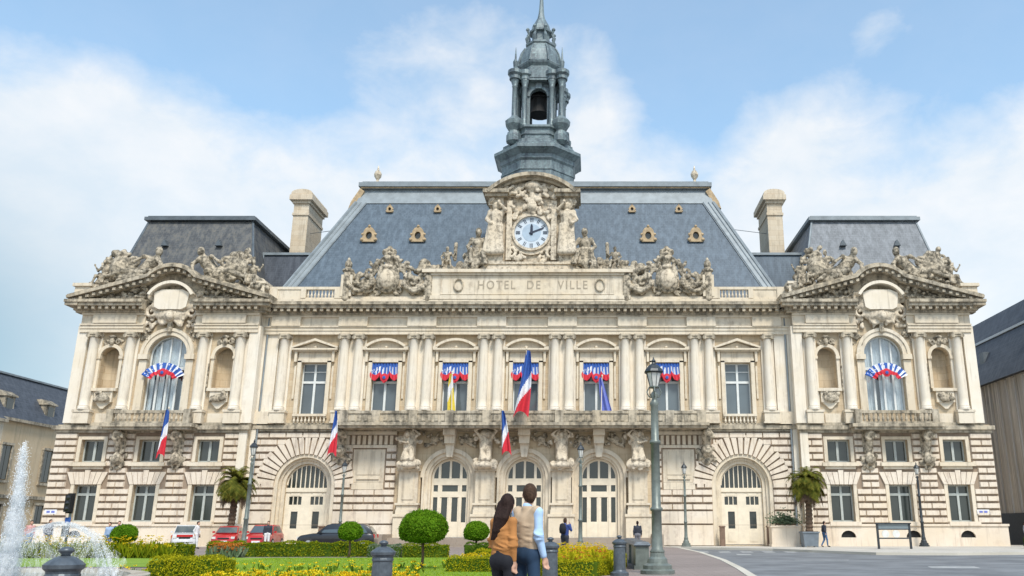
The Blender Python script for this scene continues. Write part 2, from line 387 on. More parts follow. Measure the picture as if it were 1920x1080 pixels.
def carpaint(name, c):
    m, t = mat(name); oc = t.n('ShaderNodeTexCoord').outputs['Object']; n = t.noise(oc, 2, 3)
    principled(t, t.mix(n, tuple(x*.92 for x in c), c), .3, .1, None, spec=.6, Coat_Weight=.6, Coat_Roughness=.06); return m
M['red'] = carpaint('red car paint', (.50,.012,.018)); M['carblack'] = carpaint('black car paint', (.008,.009,.013)); M['carwhite'] = carpaint('white car paint', (.70,.72,.74))
M['rubber'] = simple('rubber', (.02,.02,.02), .8); M['chrome'] = simple('silver metal', (.6,.62,.64), .3, .8); M['taillamp'] = simple('red lamp', (.5,.02,.02), .25)
M['carglass'] = glass('car glass', (.06,.08,.09)); M['orange'] = simple('orange', (.75,.20,.03), .5)
def leafmat(name, a, b, c):
    m, t = mat(name); oc = t.n('ShaderNodeTexCoord').outputs['Object']; g = t.n('ShaderNodeNewGeometry')
    n = t.noise(oc, 2.2, 4, .6); r = g.outputs['Random Per Island']
    x = t.mix(t.m('MULTIPLY', t.m('SUBTRACT', n, .32), 2.8, clamp=True), a, b)
    x = t.mix(t.m('MULTIPLY', t.m('POWER', r, 2.2), .9), x, c)
    d = t.n('ShaderNodeBsdfDiffuse'); t.set(d.inputs[0], x); tr = t.n('ShaderNodeBsdfTranslucent'); t.set(tr.inputs[0], t.mix(.5, x, c))
    ms = t.n('ShaderNodeMixShader', _0=.28, _1=d.outputs[0], _2=tr.outputs[0]); t.n('ShaderNodeOutputMaterial', _Surface=ms.outputs[0]); return m
M['leaf_ball'] = leafmat('topiary leaves', (.06,.15,.010), (.12,.26,.015), (.24,.40,.025))
M['leaf_hedge'] = leafmat('hedge leaves', (.07,.12,.01), (.20,.25,.012), (.42,.42,.02))
M['leaf_gold'] = leafmat('golden hedge leaves', (.16,.19,.01), (.42,.40,.015), (.66,.58,.03))
M['leaf_green'] = leafmat('green hedge leaves', (.04,.09,.012), (.09,.16,.02), (.20,.28,.03))
M['leaf_grey'] = leafmat('silver green leaves', (.10,.15,.09), (.17,.23,.14), (.28,.34,.22))
M['leaf_palm'] = leafmat('palm leaves', (.05,.075,.015), (.11,.13,.025), (.26,.22,.04))
M['grass'] = leafmat('grass blades', (.16,.27,.014), (.25,.38,.02), (.40,.50,.05))
M['petal'] = leafmat('yellow petals', (.75,.45,.01), (.80,.60,.02), (.85,.70,.05))
M['petal_o'] = leafmat('orange red petals', (.60,.10,.02), (.70,.25,.03), (.7,.4,.1))
M['bark'] = simple('palm bark', (.13,.085,.055), .9, 0, .3, 8, .6)
# ================================================================== ground
def flat(name, pts, z, m, holes=None):
    """ground sheet from an XY outline"""
    loops = [pts]+(holes or []); fl = [q for l in loops for q in l]
    tri = tessellate_polygon([[Vector((x,y,0)) for x,y in l] for l in loops]); fs = []
    for a,b,c in tri:
        A,B,C_ = fl[a],fl[b],fl[c]
        if (B[0]-A[0])*(C_[1]-A[1])-(B[1]-A[1])*(C_[0]-A[0]) < 0: b,c = c,b
        fs.append((a,b,c))
    me = bpy.data.meshes.new(name); me.from_pydata([(x,y,z) for x,y in fl], [], fs); me.materials.append(m); me.update()
    o = bpy.data.objects.new(name, me); sc.collection.objects.link(o); o['kind'] = 'structure'; return o
def groundmat(name, a, b, scale=1.5, speck=.25, rough=.85, tiles=None):
    m, t = mat(name); oc = t.n('ShaderNodeTexCoord').outputs['Object']
    n = t.noise(oc, scale*.15, 6, .65); f = t.noise(oc, 38, 3, .7)
    c = t.mix(t.m('MULTIPLY', t.m('SUBTRACT', n, .35), 3, clamp=True), a, b)
    c = t.mix(t.m('MULTIPLY', f, speck), c, tuple(x*.5 for x in a))
    if tiles:
        bk = t.n('ShaderNodeTexBrick', _Scale=1., _Color1=(1.,1.,1.), _Color2=(.84,.84,.84), _Mortar=(.55,.53,.5)); t.set(bk.inputs['Vector'], oc)
        bk.inputs['Mortar Size'].default_value = .01; bk.inputs['Brick Width'].default_value = tiles[0]; bk.inputs['Row Height'].default_value = tiles[1]
        c = t.mix(.8, c, bk.outputs[0], 'MULTIPLY')
    principled(t, c, rough, 0., f, .3, .01, .3); return m
M['asphalt'] = groundmat('asphalt', (.13,.137,.146), (.245,.255,.265), 3.2); M['paving'] = groundmat('pinkish paving', (.26,.215,.195), (.33,.275,.25), tiles=(.5,.25))
M['pavement'] = groundmat('pale pavement', (.50,.47,.42), (.60,.56,.50), tiles=(1.2,.8)); M['kerb'] = groundmat('kerb stone', (.52,.48,.40), (.62,.58,.50))
M['marking'] = groundmat('road paint', (.26,.27,.27), (.48,.48,.47), 14); M['lawn'] = groundmat('lawn soil green', (.16,.26,.025), (.24,.36,.035), 4, .3)
M['soil'] = groundmat('soil', (.10,.06,.035), (.16,.10,.06), 5, .5); M['basin'] = stone('basin stone', (.56,.53,.47), (.26,.22,.17), .7, thr=.52)
M['terrace'] = groundmat('terrace stone', (.33,.27,.22), (.42,.35,.28), tiles=(.9,.6))
flat('ground', [(-1500,-400),(1500,-400),(1500,1800),(-1500,1800)], -.13, M['asphalt'])
# kerbed island with garden, lamps and the plaza; its right edge is the curved kerb
KX = [(9.3,-48),(9.62,-40.7),(10.05,-36.2),(10.64,-28.5),(11.09,-17.3),(11.0,-5.7),(10.5,-4.2)]
flat('paving', [(-60,-60),(8.5,-60)]+KX+[(10.0,-3.6),(-60,-3.6)], .0, M['paving'])
kb = MB()
edge = [(8.5,-60)]+KX+[(10.0,-3.6)]
lo2 = []; up2 = []
for i,(x,y) in enumerate(edge):
    lo2.append((x+.01,y)); up2.append((x+.27,y))
n_ = len(edge)
kb.add([(x,y,-.14) for x,y in lo2]+[(x,y,.012) for x,y in lo2]+[(x,y,.012) for x,y in up2]+[(x+.02,y,-.14) for x,y in up2],
       [q for i in range(n_-1) for q in ((n_+i,2*n_+i,2*n_+i+1,n_+i+1),(2*n_+i,3*n_+i,3*n_+i+1,2*n_+i+1),(i,n_+i,n_+i+1,i+1))])
tag(kb.build('kerb', M['kerb']), None, None, kind='structure')
# pavement along the facade
SW = [(10.9,-3.0),(14,-5.5),(17,-8.2),(19.2,-13.5),(20.8,-17.2),(25,-17.8),(30,-16.6),(60,-14),(60,4),(10.9,4)]
flat('pavement', SW, .004, M['pavement'])
kb = MB(); e2 = SW[:8]
for (a,b),(c,d) in zip(e2,e2[1:]):
    kb.add([(a,b,-.14),(c,d,-.14),(c,d,.008),(a,b,.008),(a,b-.16,-.14),(c,d-.16,-.14),(c,d-.16,.008),(a,b-.16,.008)], [(4,5,6,7),(7,6,2,3)])
tag(kb.build('pavement_kerb', M['kerb']), None, None, kind='structure')
flat('forecourt', [(-60,-3.58),(10.88,-3.58),(10.88,4),(-60,4)], -.004, M['pavement'])
mk = MB()
def stripe(x0,x1,y0,y1,sk=0): mk.add([(x0,y0,-.126),(x1,y0,-.126),(x1+sk,y1,-.126),(x0+sk,y1,-.126)], [(0,1,2,3)])
for i in range(6): stripe(11.6+i*1.35, 12.3+i*1.35, -12.6, -10.2+.0*i, .2)
stripe(13.2,14.0,-17.5,-15.5,.2); stripe(17.8,19.6,-33,-31.5,.4); stripe(14.5,17,-25.2,-24.6,.2)
tag(mk.build('road_marking', M['marking']), None, None, kind='structure')
# ================================================================== town hall
hall = empty('town_hall', 'large cream stone town hall with slate roofs, clock and tall bell turret across the square', 'town hall')
def part(mb, name, m, smooth=False, parent=None):
    # pieces standing clear of each other along the front become separate parts of the same name
    iv = []
    for i,f in enumerate(mb.f):
        xs = [mb.v[j][0] for j in f]; iv.append((min(xs), max(xs), i))
    iv.sort(); cl = []; hi = -1e9
    for a,b,i in iv:
        if a > hi+.12: cl.append([])
        cl[-1].append(i); hi = max(hi, b)
    if len(cl) == 1 or len(cl) > 40: return mb.build(name, m, parent or hall, smooth)
    for c in cl:
        q = MB(); ix = {}
        for i in c:
            q.f.append(tuple(ix.setdefault(j, len(ix)) for j in mb.f[i]))
        q.v = [mb.v[j] for j in ix]; q.m = [0]*len(q.f); o = q.build(name, m, parent or hall, smooth)
    return o
def arch_poly(cx, r, z0, zs, n=20):       # opening outline, flat sides to zs then a half circle
    return [(cx-r,z0),(cx+r,z0)]+[(cx+r*math.cos(PI*i/n), zs+r*math.sin(PI*i/n)) for i in range(n+1)]
def rect_poly(x0,x1,z0,z1): return [(x0,z0),(x1,z0),(x1,z1),(x0,z1)]
rnd = random.Random(5)
BAY = [-16.7,-11.1,-5.55,0,5.55,11.1,16.7]; WZ0, WZ1 = 9.8, 13.85
DOOR = [-5.65,0.05,5.75]; BIG = [-16.65,16.65]
WU = 28.0; WG = 28.35; WY = -.8            # wing centres (upper, ground floor) and front plane
# --- walls: backing plates with true openings
mb = MB()
holes = [rect_poly(b-1.0,b+1.0,WZ0,WZ1) for b in BAY]
mb.plate(rect_poly(-21.2,21.2,8.9,18.2), holes, 0, .55)
mb.box(-21.2,21.2,3,9,18.1,18.9)
holes = [arch_poly(d,2.18,.6,5.0) for d in DOOR]+[arch_poly(b,2.28,.05,4.45) for b in BIG]
mb.plate(rect_poly(-21.2,21.2,-.2,8.9), holes, 0, .5)
for d in DOOR: mb.plate(arch_poly(d,2.25,.55,5.0), [arch_poly(d,1.42,.6,5.0)], .32, .75)
for b in BIG: mb.plate(arch_poly(b,2.33,.0,4.45), [arch_poly(b,1.58,.05,4.45)], .5, .95)
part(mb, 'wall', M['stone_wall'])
for s in (-1,1):
    mb = MB(); c = s*WU
    nl = [arch_poly(c+k*4.45,.72,11.7,14.2) for k in (-1,1)]
    mb.plate(rect_poly(c-7.0,c+7.0,8.9,18.2), [arch_poly(c,1.5,9.9,14.35)]+nl, WY, WY+.5)
    for k in (-1,1):    # niche backs
        x = c+k*4.45; n = 8
        for i in range(n):
            a0 = PI*i/n; a1 = PI*(i+1)/n
            p = [(x+.74*math.cos(a0), WY+.45+.5*math.sin(a0)), (x+.74*math.cos(a1), WY+.45+.5*math.sin(a1))]
            mb.add([(p[0][0],p[0][1],11.65),(p[1][0],p[1][1],11.65),(p[1][0],p[1][1],15),(p[0][0],p[0][1],15)], [(0,3,2,1)])
        mb.box(x-.74,x+.74,WY+.5,WY+1.0,11.5,11.7)
    wu = [rect_poly(s*v-.85 if s>0 else -v-.85, (s*v+.85) if s>0 else -v+.85, z0, z1) for v in (23.95,28.35,32.75) for z0,z1 in ((6.1,7.75),(1.75,4.4))]
    mb.plate(rect_poly(s*WG-7.3,s*WG+7.3,-.2,8.9), wu, WY, WY+.55)
    xo = s*35.0                                   # outer side wall and return to the central block
    mb.box(min(xo,xo-s*.4),max(xo,xo-s*.4),WY+.02,16,8.9,18.2); xo = s*35.6; mb.box(min(xo,xo-s*.4),max(xo,xo-s*.4),WY+.02,16,-.2,8.9)
    xi = s*21.02; mb.box(min(xi,xi+s*.3),max(xi,xi+s*.3),WY+.02,3,-.2,18.2)
    mb.box(c-6.9,c+6.9,14.5,15,0,20)
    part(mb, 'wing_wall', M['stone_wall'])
# --- rusticated courses
def rustic(mb, x0, x1, z0, z1, y, holes=(), arcs=(), n=14, dep=.17, g=.10):
    h = (z1-z0)/n
    for k in range(n):
        a = z0+k*h+g/2; b = z0+(k+1)*h-g/2; m_ = (a+b)/2; iv = [(x0,x1)]
        cuts = [(p,q) for p,q,r,s_ in holes if s_ > a+.05 and r < b-.05]
        for cx,cz,r in arcs:
            dz = m_-cz
            if 0 < dz < r: w_ = math.sqrt(r*r-dz*dz); cuts.append((cx-w_,cx+w_))
        for p,q in cuts:
            o = []
            for u,v in iv:
                if q <= u or p >= v: o.append((u,v)); continue
                if p > u: o.append((u,p))
                if q < v: o.append((q,v))
            iv = o
        for u,v in iv:
            if v-u < .12: continue
            m2 = max(1,round((v-u)/1.35)); off = (k%2)*.5
            js = [u]+[u+(v-u)*(i+off)/m2 for i in range(m2+1) if .2 < (i+off) < m2-.2]+[v]
            for p,q in zip(js,js[1:]):
                e = rnd.uniform(-.012,.012)
                mb.add([(p,y+.02,a),(q,y+.02,a),(q,y+.02,b),(p,y+.02,b),(p+.05,y-dep+e,a+.05),(q-.05,y-dep+e,a+.05),(q-.05,y-dep+e,b-.05),(p+.05,y-dep+e,b-.05)],
                       [(4,5,6,7),(0,1,5,4),(1,2,6,5),(2,3,7,6),(3,0,4,7)])
back = MB(); mb = MB()
for s in (-1,1):
    b = s*16.65
    xa, xb = sorted((s*9.75, s*20.95)); px = sorted((s*10.55, s*13.15))
    rustic(mb, xa, xb, 2.55, 8.45, 0, holes=[(px[0],px[1],4.55,8.6),(sorted((s*9.7,s*14.5))[0],sorted((s*9.7,s*14.5))[1],7.3,8.6),(b-2.3,b+2.3,0,4.5)], arcs=[(b,4.45,3.62)], n=11)
    # voussoirs: radial blocks, longer ones alternating
    nv = 21
    for i in range(nv):
        t0 = PI*i/nv+.019; t1 = PI*(i+1)/nv-.019; t = (t0+t1)/2
        r1 = min(3.75, 3.95/max(math.sin(t),.2)) ; r0 = 2.32
        p = [(b+r0*math.cos(t0),4.45+r0*math.sin(t0)),(b+r1*math.cos(t0),4.45+r1*math.sin(t0)),(b+r1*math.cos(t1),4.45+r1*math.sin(t1)),(b+r0*math.cos(t1),4.45+r0*math.sin(t1))]
        mb.prism([(x,min(z,8.48)) for x,z in p], -.15+.01*(i%2), .03)
    # lower band of big blocks either side of the doorway
    for u,v in ((sorted((s*9.75,s*14.3))),(sorted((s*19.0,s*20.95)))):
        mb.box(u,v,-.16,.02,1.62,2.5)
        mb.box(u,v,-.24,.02,.05,1.5)
part(mb, 'rusticated_wall', M['stone_rust'])
for s in (-1,1):
    mb = MB(); c = s*WG; hs = []
    for v in (23.95,28.35,32.75):
        x = s*v; hs += [(x-1.2,x+1.2,5.2,7.95),(x-1.12,x+1.12,0,4.45),(x-1.55,x+1.55,4.45,5.55)]
    rustic(mb, c-7.28, c+7.28, 1.6, 8.3, WY, holes=hs, n=13)
    for v in (23.95,28.35,32.75):
        x = s*v                      # flat arch of splayed blocks over the lower window
        for i in range(7):
            a0 = (i-3.5)/7; a1 = (i-2.5)/7; tp = 5.35 if i != 3 else 5.5
            mb.prism([(x+a0*2.3+.02,4.44),(x+a1*2.3-.02,4.44),(x+a1*3.1-.02,tp),(x+a0*3.1+.02,tp)], WY-.14, WY+.02)
    part(mb, 'rusticated_wing_wall', M['stone_rust'])
# --- joint colour behind the rusticated blocks
mb = MB()
for s in (-1,1):
    xa, xb = sorted((s*9.75, s*20.98))
    mb.plate(rect_poly(xa,xb,1.5,8.5), [arch_poly(s*16.65,2.3,1.52,4.45)], -.012, .0)
    c = s*WG
    mb.plate(rect_poly(c-7.3,c+7.3,1.5,8.4), [rect_poly(s*v-.85,s*v+.85,z0,z1) for v in (23.95,28.35,32.75) for z0,z1 in ((6.1,7.75),(1.75,4.4))], WY-.012, WY)
part(mb, 'rustication_joints', M['stone_back'])
# --- plinth with cellar vents
mb = MB()
VENT = [24.1,28.9,32.9]
for s in (-1,1):
    c = s*WG
    hl = [[(s*v+.56*math.cos(PI*i/8), .62+.5*math.sin(PI*i/8)) for i in range(9)] for v in VENT]
    mb.plate(rect_poly(c-7.55,c+7.55,-.15,1.42), hl, WY-.38, WY)
    mb.box(c-7.62,c+7.62,WY-.46,WY,1.42,1.58)
    xs = s*35.9; mb.box(min(xs,xs-s*.3),max(xs,xs-s*.3),WY-.36,14,-.15,1.42)
    for v in (23.95,28.35,32.75): mb.box(s*v-1.15,s*v+1.15,WY-.5,WY,1.45,1.75)
part(mb, 'plinth', M['plinth'])
mb = MB()
for s in (-1,1):
    for v in VENT: mb.box(s*v-.6,s*v+.6,WY-.2,WY-.17,.55,1.15)
part(mb, 'cellar_vent', M['black'])
# --- string course, balcony and pedestals
mb = MB()
for a,b,y in ((-21.1,-13.6,0),(13.6,21.1,0),(-13.6,13.6,0)):
    mb.box(a,b,y-.28,.02,8.45,8.62); mb.box(a,b,y-.42,.02,8.62,8.9); mb.box(a,b,y-.2,.02,8.9,9.1)
for s in (-1,1):
    c = s*WG
    mb.box(c-7.35,c+7.35,WY-.24,WY,8.28,8.5); mb.box(c-7.5,c+7.5,WY-.42,WY,8.5,8.8); c = s*WU; mb.box(c-7.15,c+7.15,WY-.2,WY,8.8,9.05)
part(mb, 'string_course', M['stone_worn_shaded'])
mb = MB()
mb.box(-13.9,13.9,-1.95,0,8.55,8.72); mb.box(-14.05,14.05,-2.1,0,8.72,8.95)
mb.box(-13.75,13.75,-1.85,-1.62,9.0,9.62); mb.box(-13.85,13.85,-1.93,-1.55,9.62,9.82); mb.box(-13.75,-13.5,-1.85,0,8.95,9.7); mb.box(13.5,13.75,-1.85,0,8.95,9.7)
for i,x in enumerate([-13.5,-11.1,-8.3,-5.55,-2.75,0,2.75,5.55,8.3,11.1,13.5]):
    mb.box(x-.32,x+.32,-1.97,-1.5,8.97,9.86)
for i in range(56):      # carved panels of the parapet
    x = -13.3+i*26.6/55
    if min(abs(x-q) for q in [-13.5,-11.1,-8.3,-5.55,-2.75,0,2.75,5.55,8.3,11.1,13.5]) > .42: mb.box(x-.14,x+.14,-1.90,-1.84,9.08,9.52)
part(mb, 'balcony', M['stone_worn_shaded'])
for s in (-1,1):
    mb = MB(); c = s*28.2
    mb.box(c-3.3,c+3.3,-2.15,WY,8.4,8.6); mb.box(c-3.45,c+3.45,-2.3,WY,8.6,8.85)
    mb.box(c-3.1,c+3.1,-2.1,-1.9,9.62,9.84); mb.box(c-3.1,c+3.1,-2.1,-1.9,8.85,9.0)
    for k in (-1,1):
        mb.box(c+k*2.9-.25,c+k*2.9+.25,-2.15,-1.8,8.85,9.92); mb.box(c+k*3.0-.1,c+k*3.0+.1,-1.9,WY,8.85,9.75)
    for i in range(15):
        x = c-2.45+i*.35; mb.lathe(x,-2.0,[(.06,9.0),(.12,9.2),(.06,9.42),(.09,9.62)],6)
    part(mb, 'balcony', M['stone_worn_shaded'])
# pedestal zone of the order
mb = MB()
COLS = [-19.1,-14.34,-13.2,-8.86,-7.72,-3.32,-2.18,2.3,3.44,7.84,8.98,13.32,14.46,19.1]
for x in COLS:
    mb.box(x-.58,x+.58,-.62,.02,9.1,9.86); mb.box(x-.64,x+.64,-.68,.02,9.86,10.02); mb.box(x-.64,x+.64,-.66,.02,9.05,9.18)
for s in (-1,1):
    for k in (-5.75,-2.85,2.85,5.75):
        x = s*WU+k; mb.box(x-.62,x+.62,WY-.6,WY,8.95,9.8); mb.box(x-.68,x+.68,WY-.66,WY,9.8,9.98)
    for k in (-4.3,4.3):
        x = s*WU+k; mb.box(x-.6,x+.6,WY-.08,WY,9.05,9.75)
    mb.box(s*20.1-.75,s*20.1+.75,-.5,.02,9.0,9.95)
for b in (-16.7,16.7):
    mb.box(b-1.3,b+1.3,-.32,-.12,9.62,9.8)
    for i in range(9): mb.lathe(b-1.15+i*.29,-.22,[(.05,9.1),(.1,9.25),(.05,9.45),(.08,9.62)],6)
part(mb, 'pedestals', M['stone_smooth'])
# --- columns
def column(h=6.0):
    m_ = MB(); m_.lathe(0,0,[(.44,0),(.46,.1),(.40,.16),(.43,.26),(.36,.34),(.375,.9),(.37,2.2),(.345,4.4),(.32,h-.42),(.35,h-.38)],16)
    c = MB(); c.box(-.43,.43,-.40,.30,h-.16,h); c.box(-.36,.36,-.33,.25,h-.4,h-.16)
    for k in (-1,1): c.tube([(k*.36,-.42,h-.28),(k*.36,.3,h-.28)], .155, 10)
    for k in range(-2,3): c.sphere((k*.1,-.36,h-.33),.055,5,4)
    return m_, c
cm, cc = column(6.05)
c0 = cm.build('column', M['stone_column'], hall, True); k0 = cc.build('capital', M['stone_worn_shaded'], c0)
c0.location = (COLS[0],-.32,10.02)
for x in COLS[1:]: part_copy(c0, x-COLS[0])
for s in (-1,1):
    for k in (-5.75,-2.85,2.85,5.75): part_copy(c0, s*WU+k-COLS[0], WY, -.04)
mb = MB()        # flat pilaster strips behind, corner piers
for x in COLS: mb.box(x-.5,x+.5,-.14,.02,10.0,16.1)
for a,b in ((-14.34,-13.2),(-8.86,-7.72),(-3.32,-2.18),(2.3,3.44),(7.84,8.98),(13.32,14.46)): mb.box(a,b,-.08,.02,10.0,16.1)
for s in (-1,1):
    for k in (-5.75,-2.85,2.85,5.75): x = s*WU+k; mb.box(x-.5,x+.5,WY-.14,WY,9.95,16.1)
    for k,wd in ((-6.75,.42),(6.75,.42)): x = s*WU+k; mb.box(x-wd,x+wd,WY-.32,WY+.4,9.0,16.6)
    x = s*20.2; mb.box(x-.55,x+.55,-.24,.02,9.95,16.3); x = s*20.9; mb.box(x-.25,x+.25,-.36,.02,.2,16.3)
    x = s*21.35; mb.box(x-.3,x+.3,WY-.2,WY,1.6,8.3)
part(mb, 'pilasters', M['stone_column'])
# --- entablature and cornice with modillions
def entab(mb, cn, x0, x1, y, gaps=(), ends=(0,0)):
    iv = [(x0,x1)]
    for p,q in gaps: iv = [(u,v) for a,b in iv for u,v in ((a,min(b,p)),(max(a,q),b)) if v-u > .05]
    for a,b in iv:
        mb.box(a,b,y-.42,y+.1,16.07,16.36); mb.box(a,b,y-.48,y+.1,16.36,16.62); mb.box(a,b,y-.56,y+.1,16.62,16.72)
        mb.box(a,b,y-.36,y+.1,16.72,17.45); mb.box(a,b,y-.5,y+.1,17.45,17.62)
        e0 = ends[0] if a == x0 else 0; e1 = ends[1] if b == x1 else 0
        cn.box(a-e0*.45,b+e1*.45,y-.62,y+.1,17.62,17.78)
        cn.box(a-e0*.9,b+e1*.9,y-1.22,y+.1,18.05,18.3); cn.box(a-e0*1.05,b+e1*1.05,y-1.38,y+.1,18.3,18.52); cn.box(a-e0*.8,b+e1*.8,y-1.1,y+.1,18.52,18.62)
        cn.box(a-e0*.6,b+e1*.6,y-.72,y+.1,17.78,18.05)
        n = int((b-a)/.52)
        for i in range(n+1):
            x = a+.1+(b-a-.2)*i/max(n,1); cn.box(x-.12,x+.12,y-1.14,y-.72,17.80,18.05)
mb = MB(); cn = MB()
entab(mb, cn, -21.0, 21.0, 0)
for i,x in enumerate([-19.1,-13.77,-8.29,-2.75,2.87,8.41,13.89,19.1]):     # frieze blocks over the columns
    mb.box(x-1.15,x+1.15,-.62,0,16.72,17.45)
part(mb, 'entablature', M['stone_smooth']); part(cn, 'cornice', M['stone_worn_shaded'])
for s in (-1,1):
    mb = MB(); cn = MB(); c = s*WU
    entab(mb, cn, c-7.0, c+7.0, WY, gaps=[(c-2.0,c+2.0)], ends=(1,1))
    for k in (-4.3,4.3): mb.box(c+k-1.7,c+k+1.7,WY-.6,WY,16.78,17.42)
    for k in (-1,1):
        x = c+k*7.0; mb.box(min(x+k*.012,x-k*.3),max(x+k*.012,x-k*.3),WY+.12,12,16.075,17.61)
    xo = s*35.0; cn.box(min(xo,xo+s*1.0),max(xo,xo+s*1.0),WY-1.3,14,18.06,18.5)
    # pediment: straight rakes running into a segmental crown
    sh = [(-7.9,18.62)]; cx, cz, r = 0, 18.8, 2.4
    a0 = PI-math.acos(1.85/r)
    n = 12
    arc = [(cx+r*math.cos(a0+(PI-2*a0)*i/n), cz+r*math.sin(a0+(PI-2*a0)*i/n)) for i in range(n+1)]
    path = [sh[0]]+arc+[(7.9,18.62)]
    def offs(path,d):
        o = []
        for i,(x,z) in enumerate(path):
            p = path[max(i-1,0)]; q = path[min(i+1,len(path)-1)]; dx,dz = q[0]-p[0],q[1]-p[1]; L = math.hypot(dx,dz); o.append((x-dz/L*d,z+dx/L*d))
        return o
    P = [(c+x,z) for x,z in path]
    cn.strip(offs(P,-.34), offs(P,-.02), WY-1.0, WY+.3); cn.strip(offs(P,-.02), offs(P,.22), WY-1.38, WY+.3); cn.strip(offs(P,.22), offs(P,.34), WY-1.2, WY+.3)
    # modillions under the rake
    L = 0; seg = []
    for a,b in zip(P,P[1:]): seg.append((a,b,math.dist(a,b))); L += seg[-1][2]
    nn = int(L/.52)
    for i in range(1,nn):
        t = L*i/nn
        for a,b,l in seg:
            if t <= l: break
            t -= l
        x = a[0]+(b[0]-a[0])*t/l; z = a[1]+(b[1]-a[1])*t/l-.14; cn.box(x-.12,x+.12,WY-1.25,WY-.9,z-.2,z+.02)
    # tympanum
    cn.plate([(c-7.0,18.5),(c+7.0,18.5)]+[(x,z-.3) for x,z in reversed(P[1:-1])], [], WY-.25, WY+.4)
    part(mb, 'wing_entablature', M['stone_smooth']); part(cn, 'pediment', M['stone_worn_shaded'])
# --- parapets above the cornice
mb = MB()
mb.box(-21.2,21.2,-.5,.6,18.62,18.95)
for s in (-1,1):
    xa,xb = sorted((s*14.9,s*21.0)); mb.box(xa,xb,-.42,-.1,18.95,19.1); mb.box(xa,xb,-.42,-.1,19.78,20.0)
    for x0,x1 in ((17.8,18.2),(20.1,21.0),(14.9,15.5)): a,b = sorted((s*x0,s*x1)); mb.box(a,b,-.46,-.06,19.05,19.85)
    a,b = sorted((s*18.2,s*20.2)); mb.box(a,b,-.36,-.16,19.1,19.8)
    for i in range(8): x = s*(15.7+i*.28); mb.lathe(x,-.26,[(.05,19.1),(.1,19.3),(.05,19.5),(.08,19.78)],6)
    x = s*21.6; mb.box(x-.75,x+.75,WY-.3,.4,18.62,19.3); mb.box(x-.65,x+.65,WY-.2,.4,19.3,20.1); mb.box(x-.75,x+.75,WY-.3,.4,20.1,20.3)
    x = s*33.45; mb.box(x-.85,x+.85,-.6,1.0,18.6,21.7); mb.box(x-1.0,x+1.0,-.75,1.1,21.7,21.95)
    x = s*35.1; mb.box(x-.6,x+.6,WY-.8,.6,18.6,19.7); mb.box(x-.75,x+.75,WY-.95,.7,19.7,19.95)
    xa,xb = sorted((s*21.3,s*34.9)); mb.box(xa,xb,WY+.4,WY+.8,18.4,19.9)
part(mb, 'parapet', M['stone_smooth'])
# --- name panel with incised lettering
mb = MB()
mb.box(-8.3,8.3,-.55,.5,18.95,19.25); mb.box(-8.2,8.2,-.42,.5,19.25,20.95); mb.box(-8.35,8.35,-.55,.5,20.95,21.15); mb.box(-8.5,8.5,-.75,.6,21.15,21.42)
for a,b,z0,z1 in ((-7.0,7.0,19.36,19.42),(-7.0,7.0,20.82,20.88),(-6.3,-6.24,19.42,20.82),(6.24,6.3,19.42,20.82),(-7.0,-6.94,19.42,20.82),(6.94,7.0,19.42,20.82)): mb.box(a,b,-.46,-.41,z0,z1)
np_ = part(mb, 'name_panel', M['stone_smooth'])
def text_obj(body, size, depth, m, parent, loc, sx=1, name='lettering', rot=(R(90),0,0)):
    cu = bpy.data.curves.new(name, 'FONT'); cu.body = body; cu.size = size; cu.extrude = depth; cu.align_x = 'CENTER'; cu.align_y = 'CENTER'; cu.space_character = 1.3; cu.offset = .012*size
    o = bpy.data.objects.new(name, cu); sc.collection.objects.link(o); dg = bpy.context.evaluated_depsgraph_get()
    me = bpy.data.meshes.new_from_object(o.evaluated_get(dg)); bpy.data.objects.remove(o); me.materials.clear(); me.materials.append(m)
    me.transform(Matrix.Rotation(rot[2],4,'Z') @ Matrix.Rotation(rot[0],4,'X') @ Matrix.Diagonal((sx,1,1,1)))
    q = bpy.data.objects.new(name, me); sc.collection.objects.link(q); q.parent = parent; q.location = loc; return q
M['incised'] = simple('incised letters', (.40,.34,.26), .9)
for wd_,x_ in (('HOTEL',-2.5),('DE',.5),('VILLE',3.65)): text_obj(wd_, 1.0, .012, M['incised'], np_, (x_,-.425,20.12), .82)
for x in (-5.55,5.85):
    wv = MB(); pts = [(x+.36*math.cos(2*PI*i/16), -.5, 20.12+.5*math.sin(2*PI*i/16)) for i in range(17)]; wv.tube(pts, .06, 6); wv.build('wreath', M['stone_worn_shaded'], np_)
# --- first-floor windows
def window_mesh(w_, z0, z1, tr, y, upper_bars=True):
    f = MB(); t = .09
    f.box(-w_,w_,y,y+.1,z0,z0+t); f.box(-w_,w_,y,y+.1,z1-t,z1); f.box(-w_,-w_+t,y,y+.1,z0+t,z1-t); f.box(w_-t,w_,y,y+.1,z0+t,z1-t)
    f.box(-.085,.085,y-.03,y+.1,z0+t,z1-t)
    for a,b in ((-w_+t,-.085),(.085,w_-t)):
        f.box(a,b,y-.02,y+.1,tr-.09,tr+.09)
        if upper_bars: f.box(a,b,y+.02,y+.08,tr+.80,tr+.86)
    g = MB(); g.box(-w_+t,w_-t,y+.06,y+.08,z0+t,z1-t); return f, g
f, g = window_mesh(1.0, 9.8, 13.85, 12.35, .38)
w0 = f.build('window', M['paint_white'], hall); g.build('pane', M['glass'], w0); w0.location.x = BAY[0]
for b in BAY[1:]: part_copy(w0, b-BAY[0])
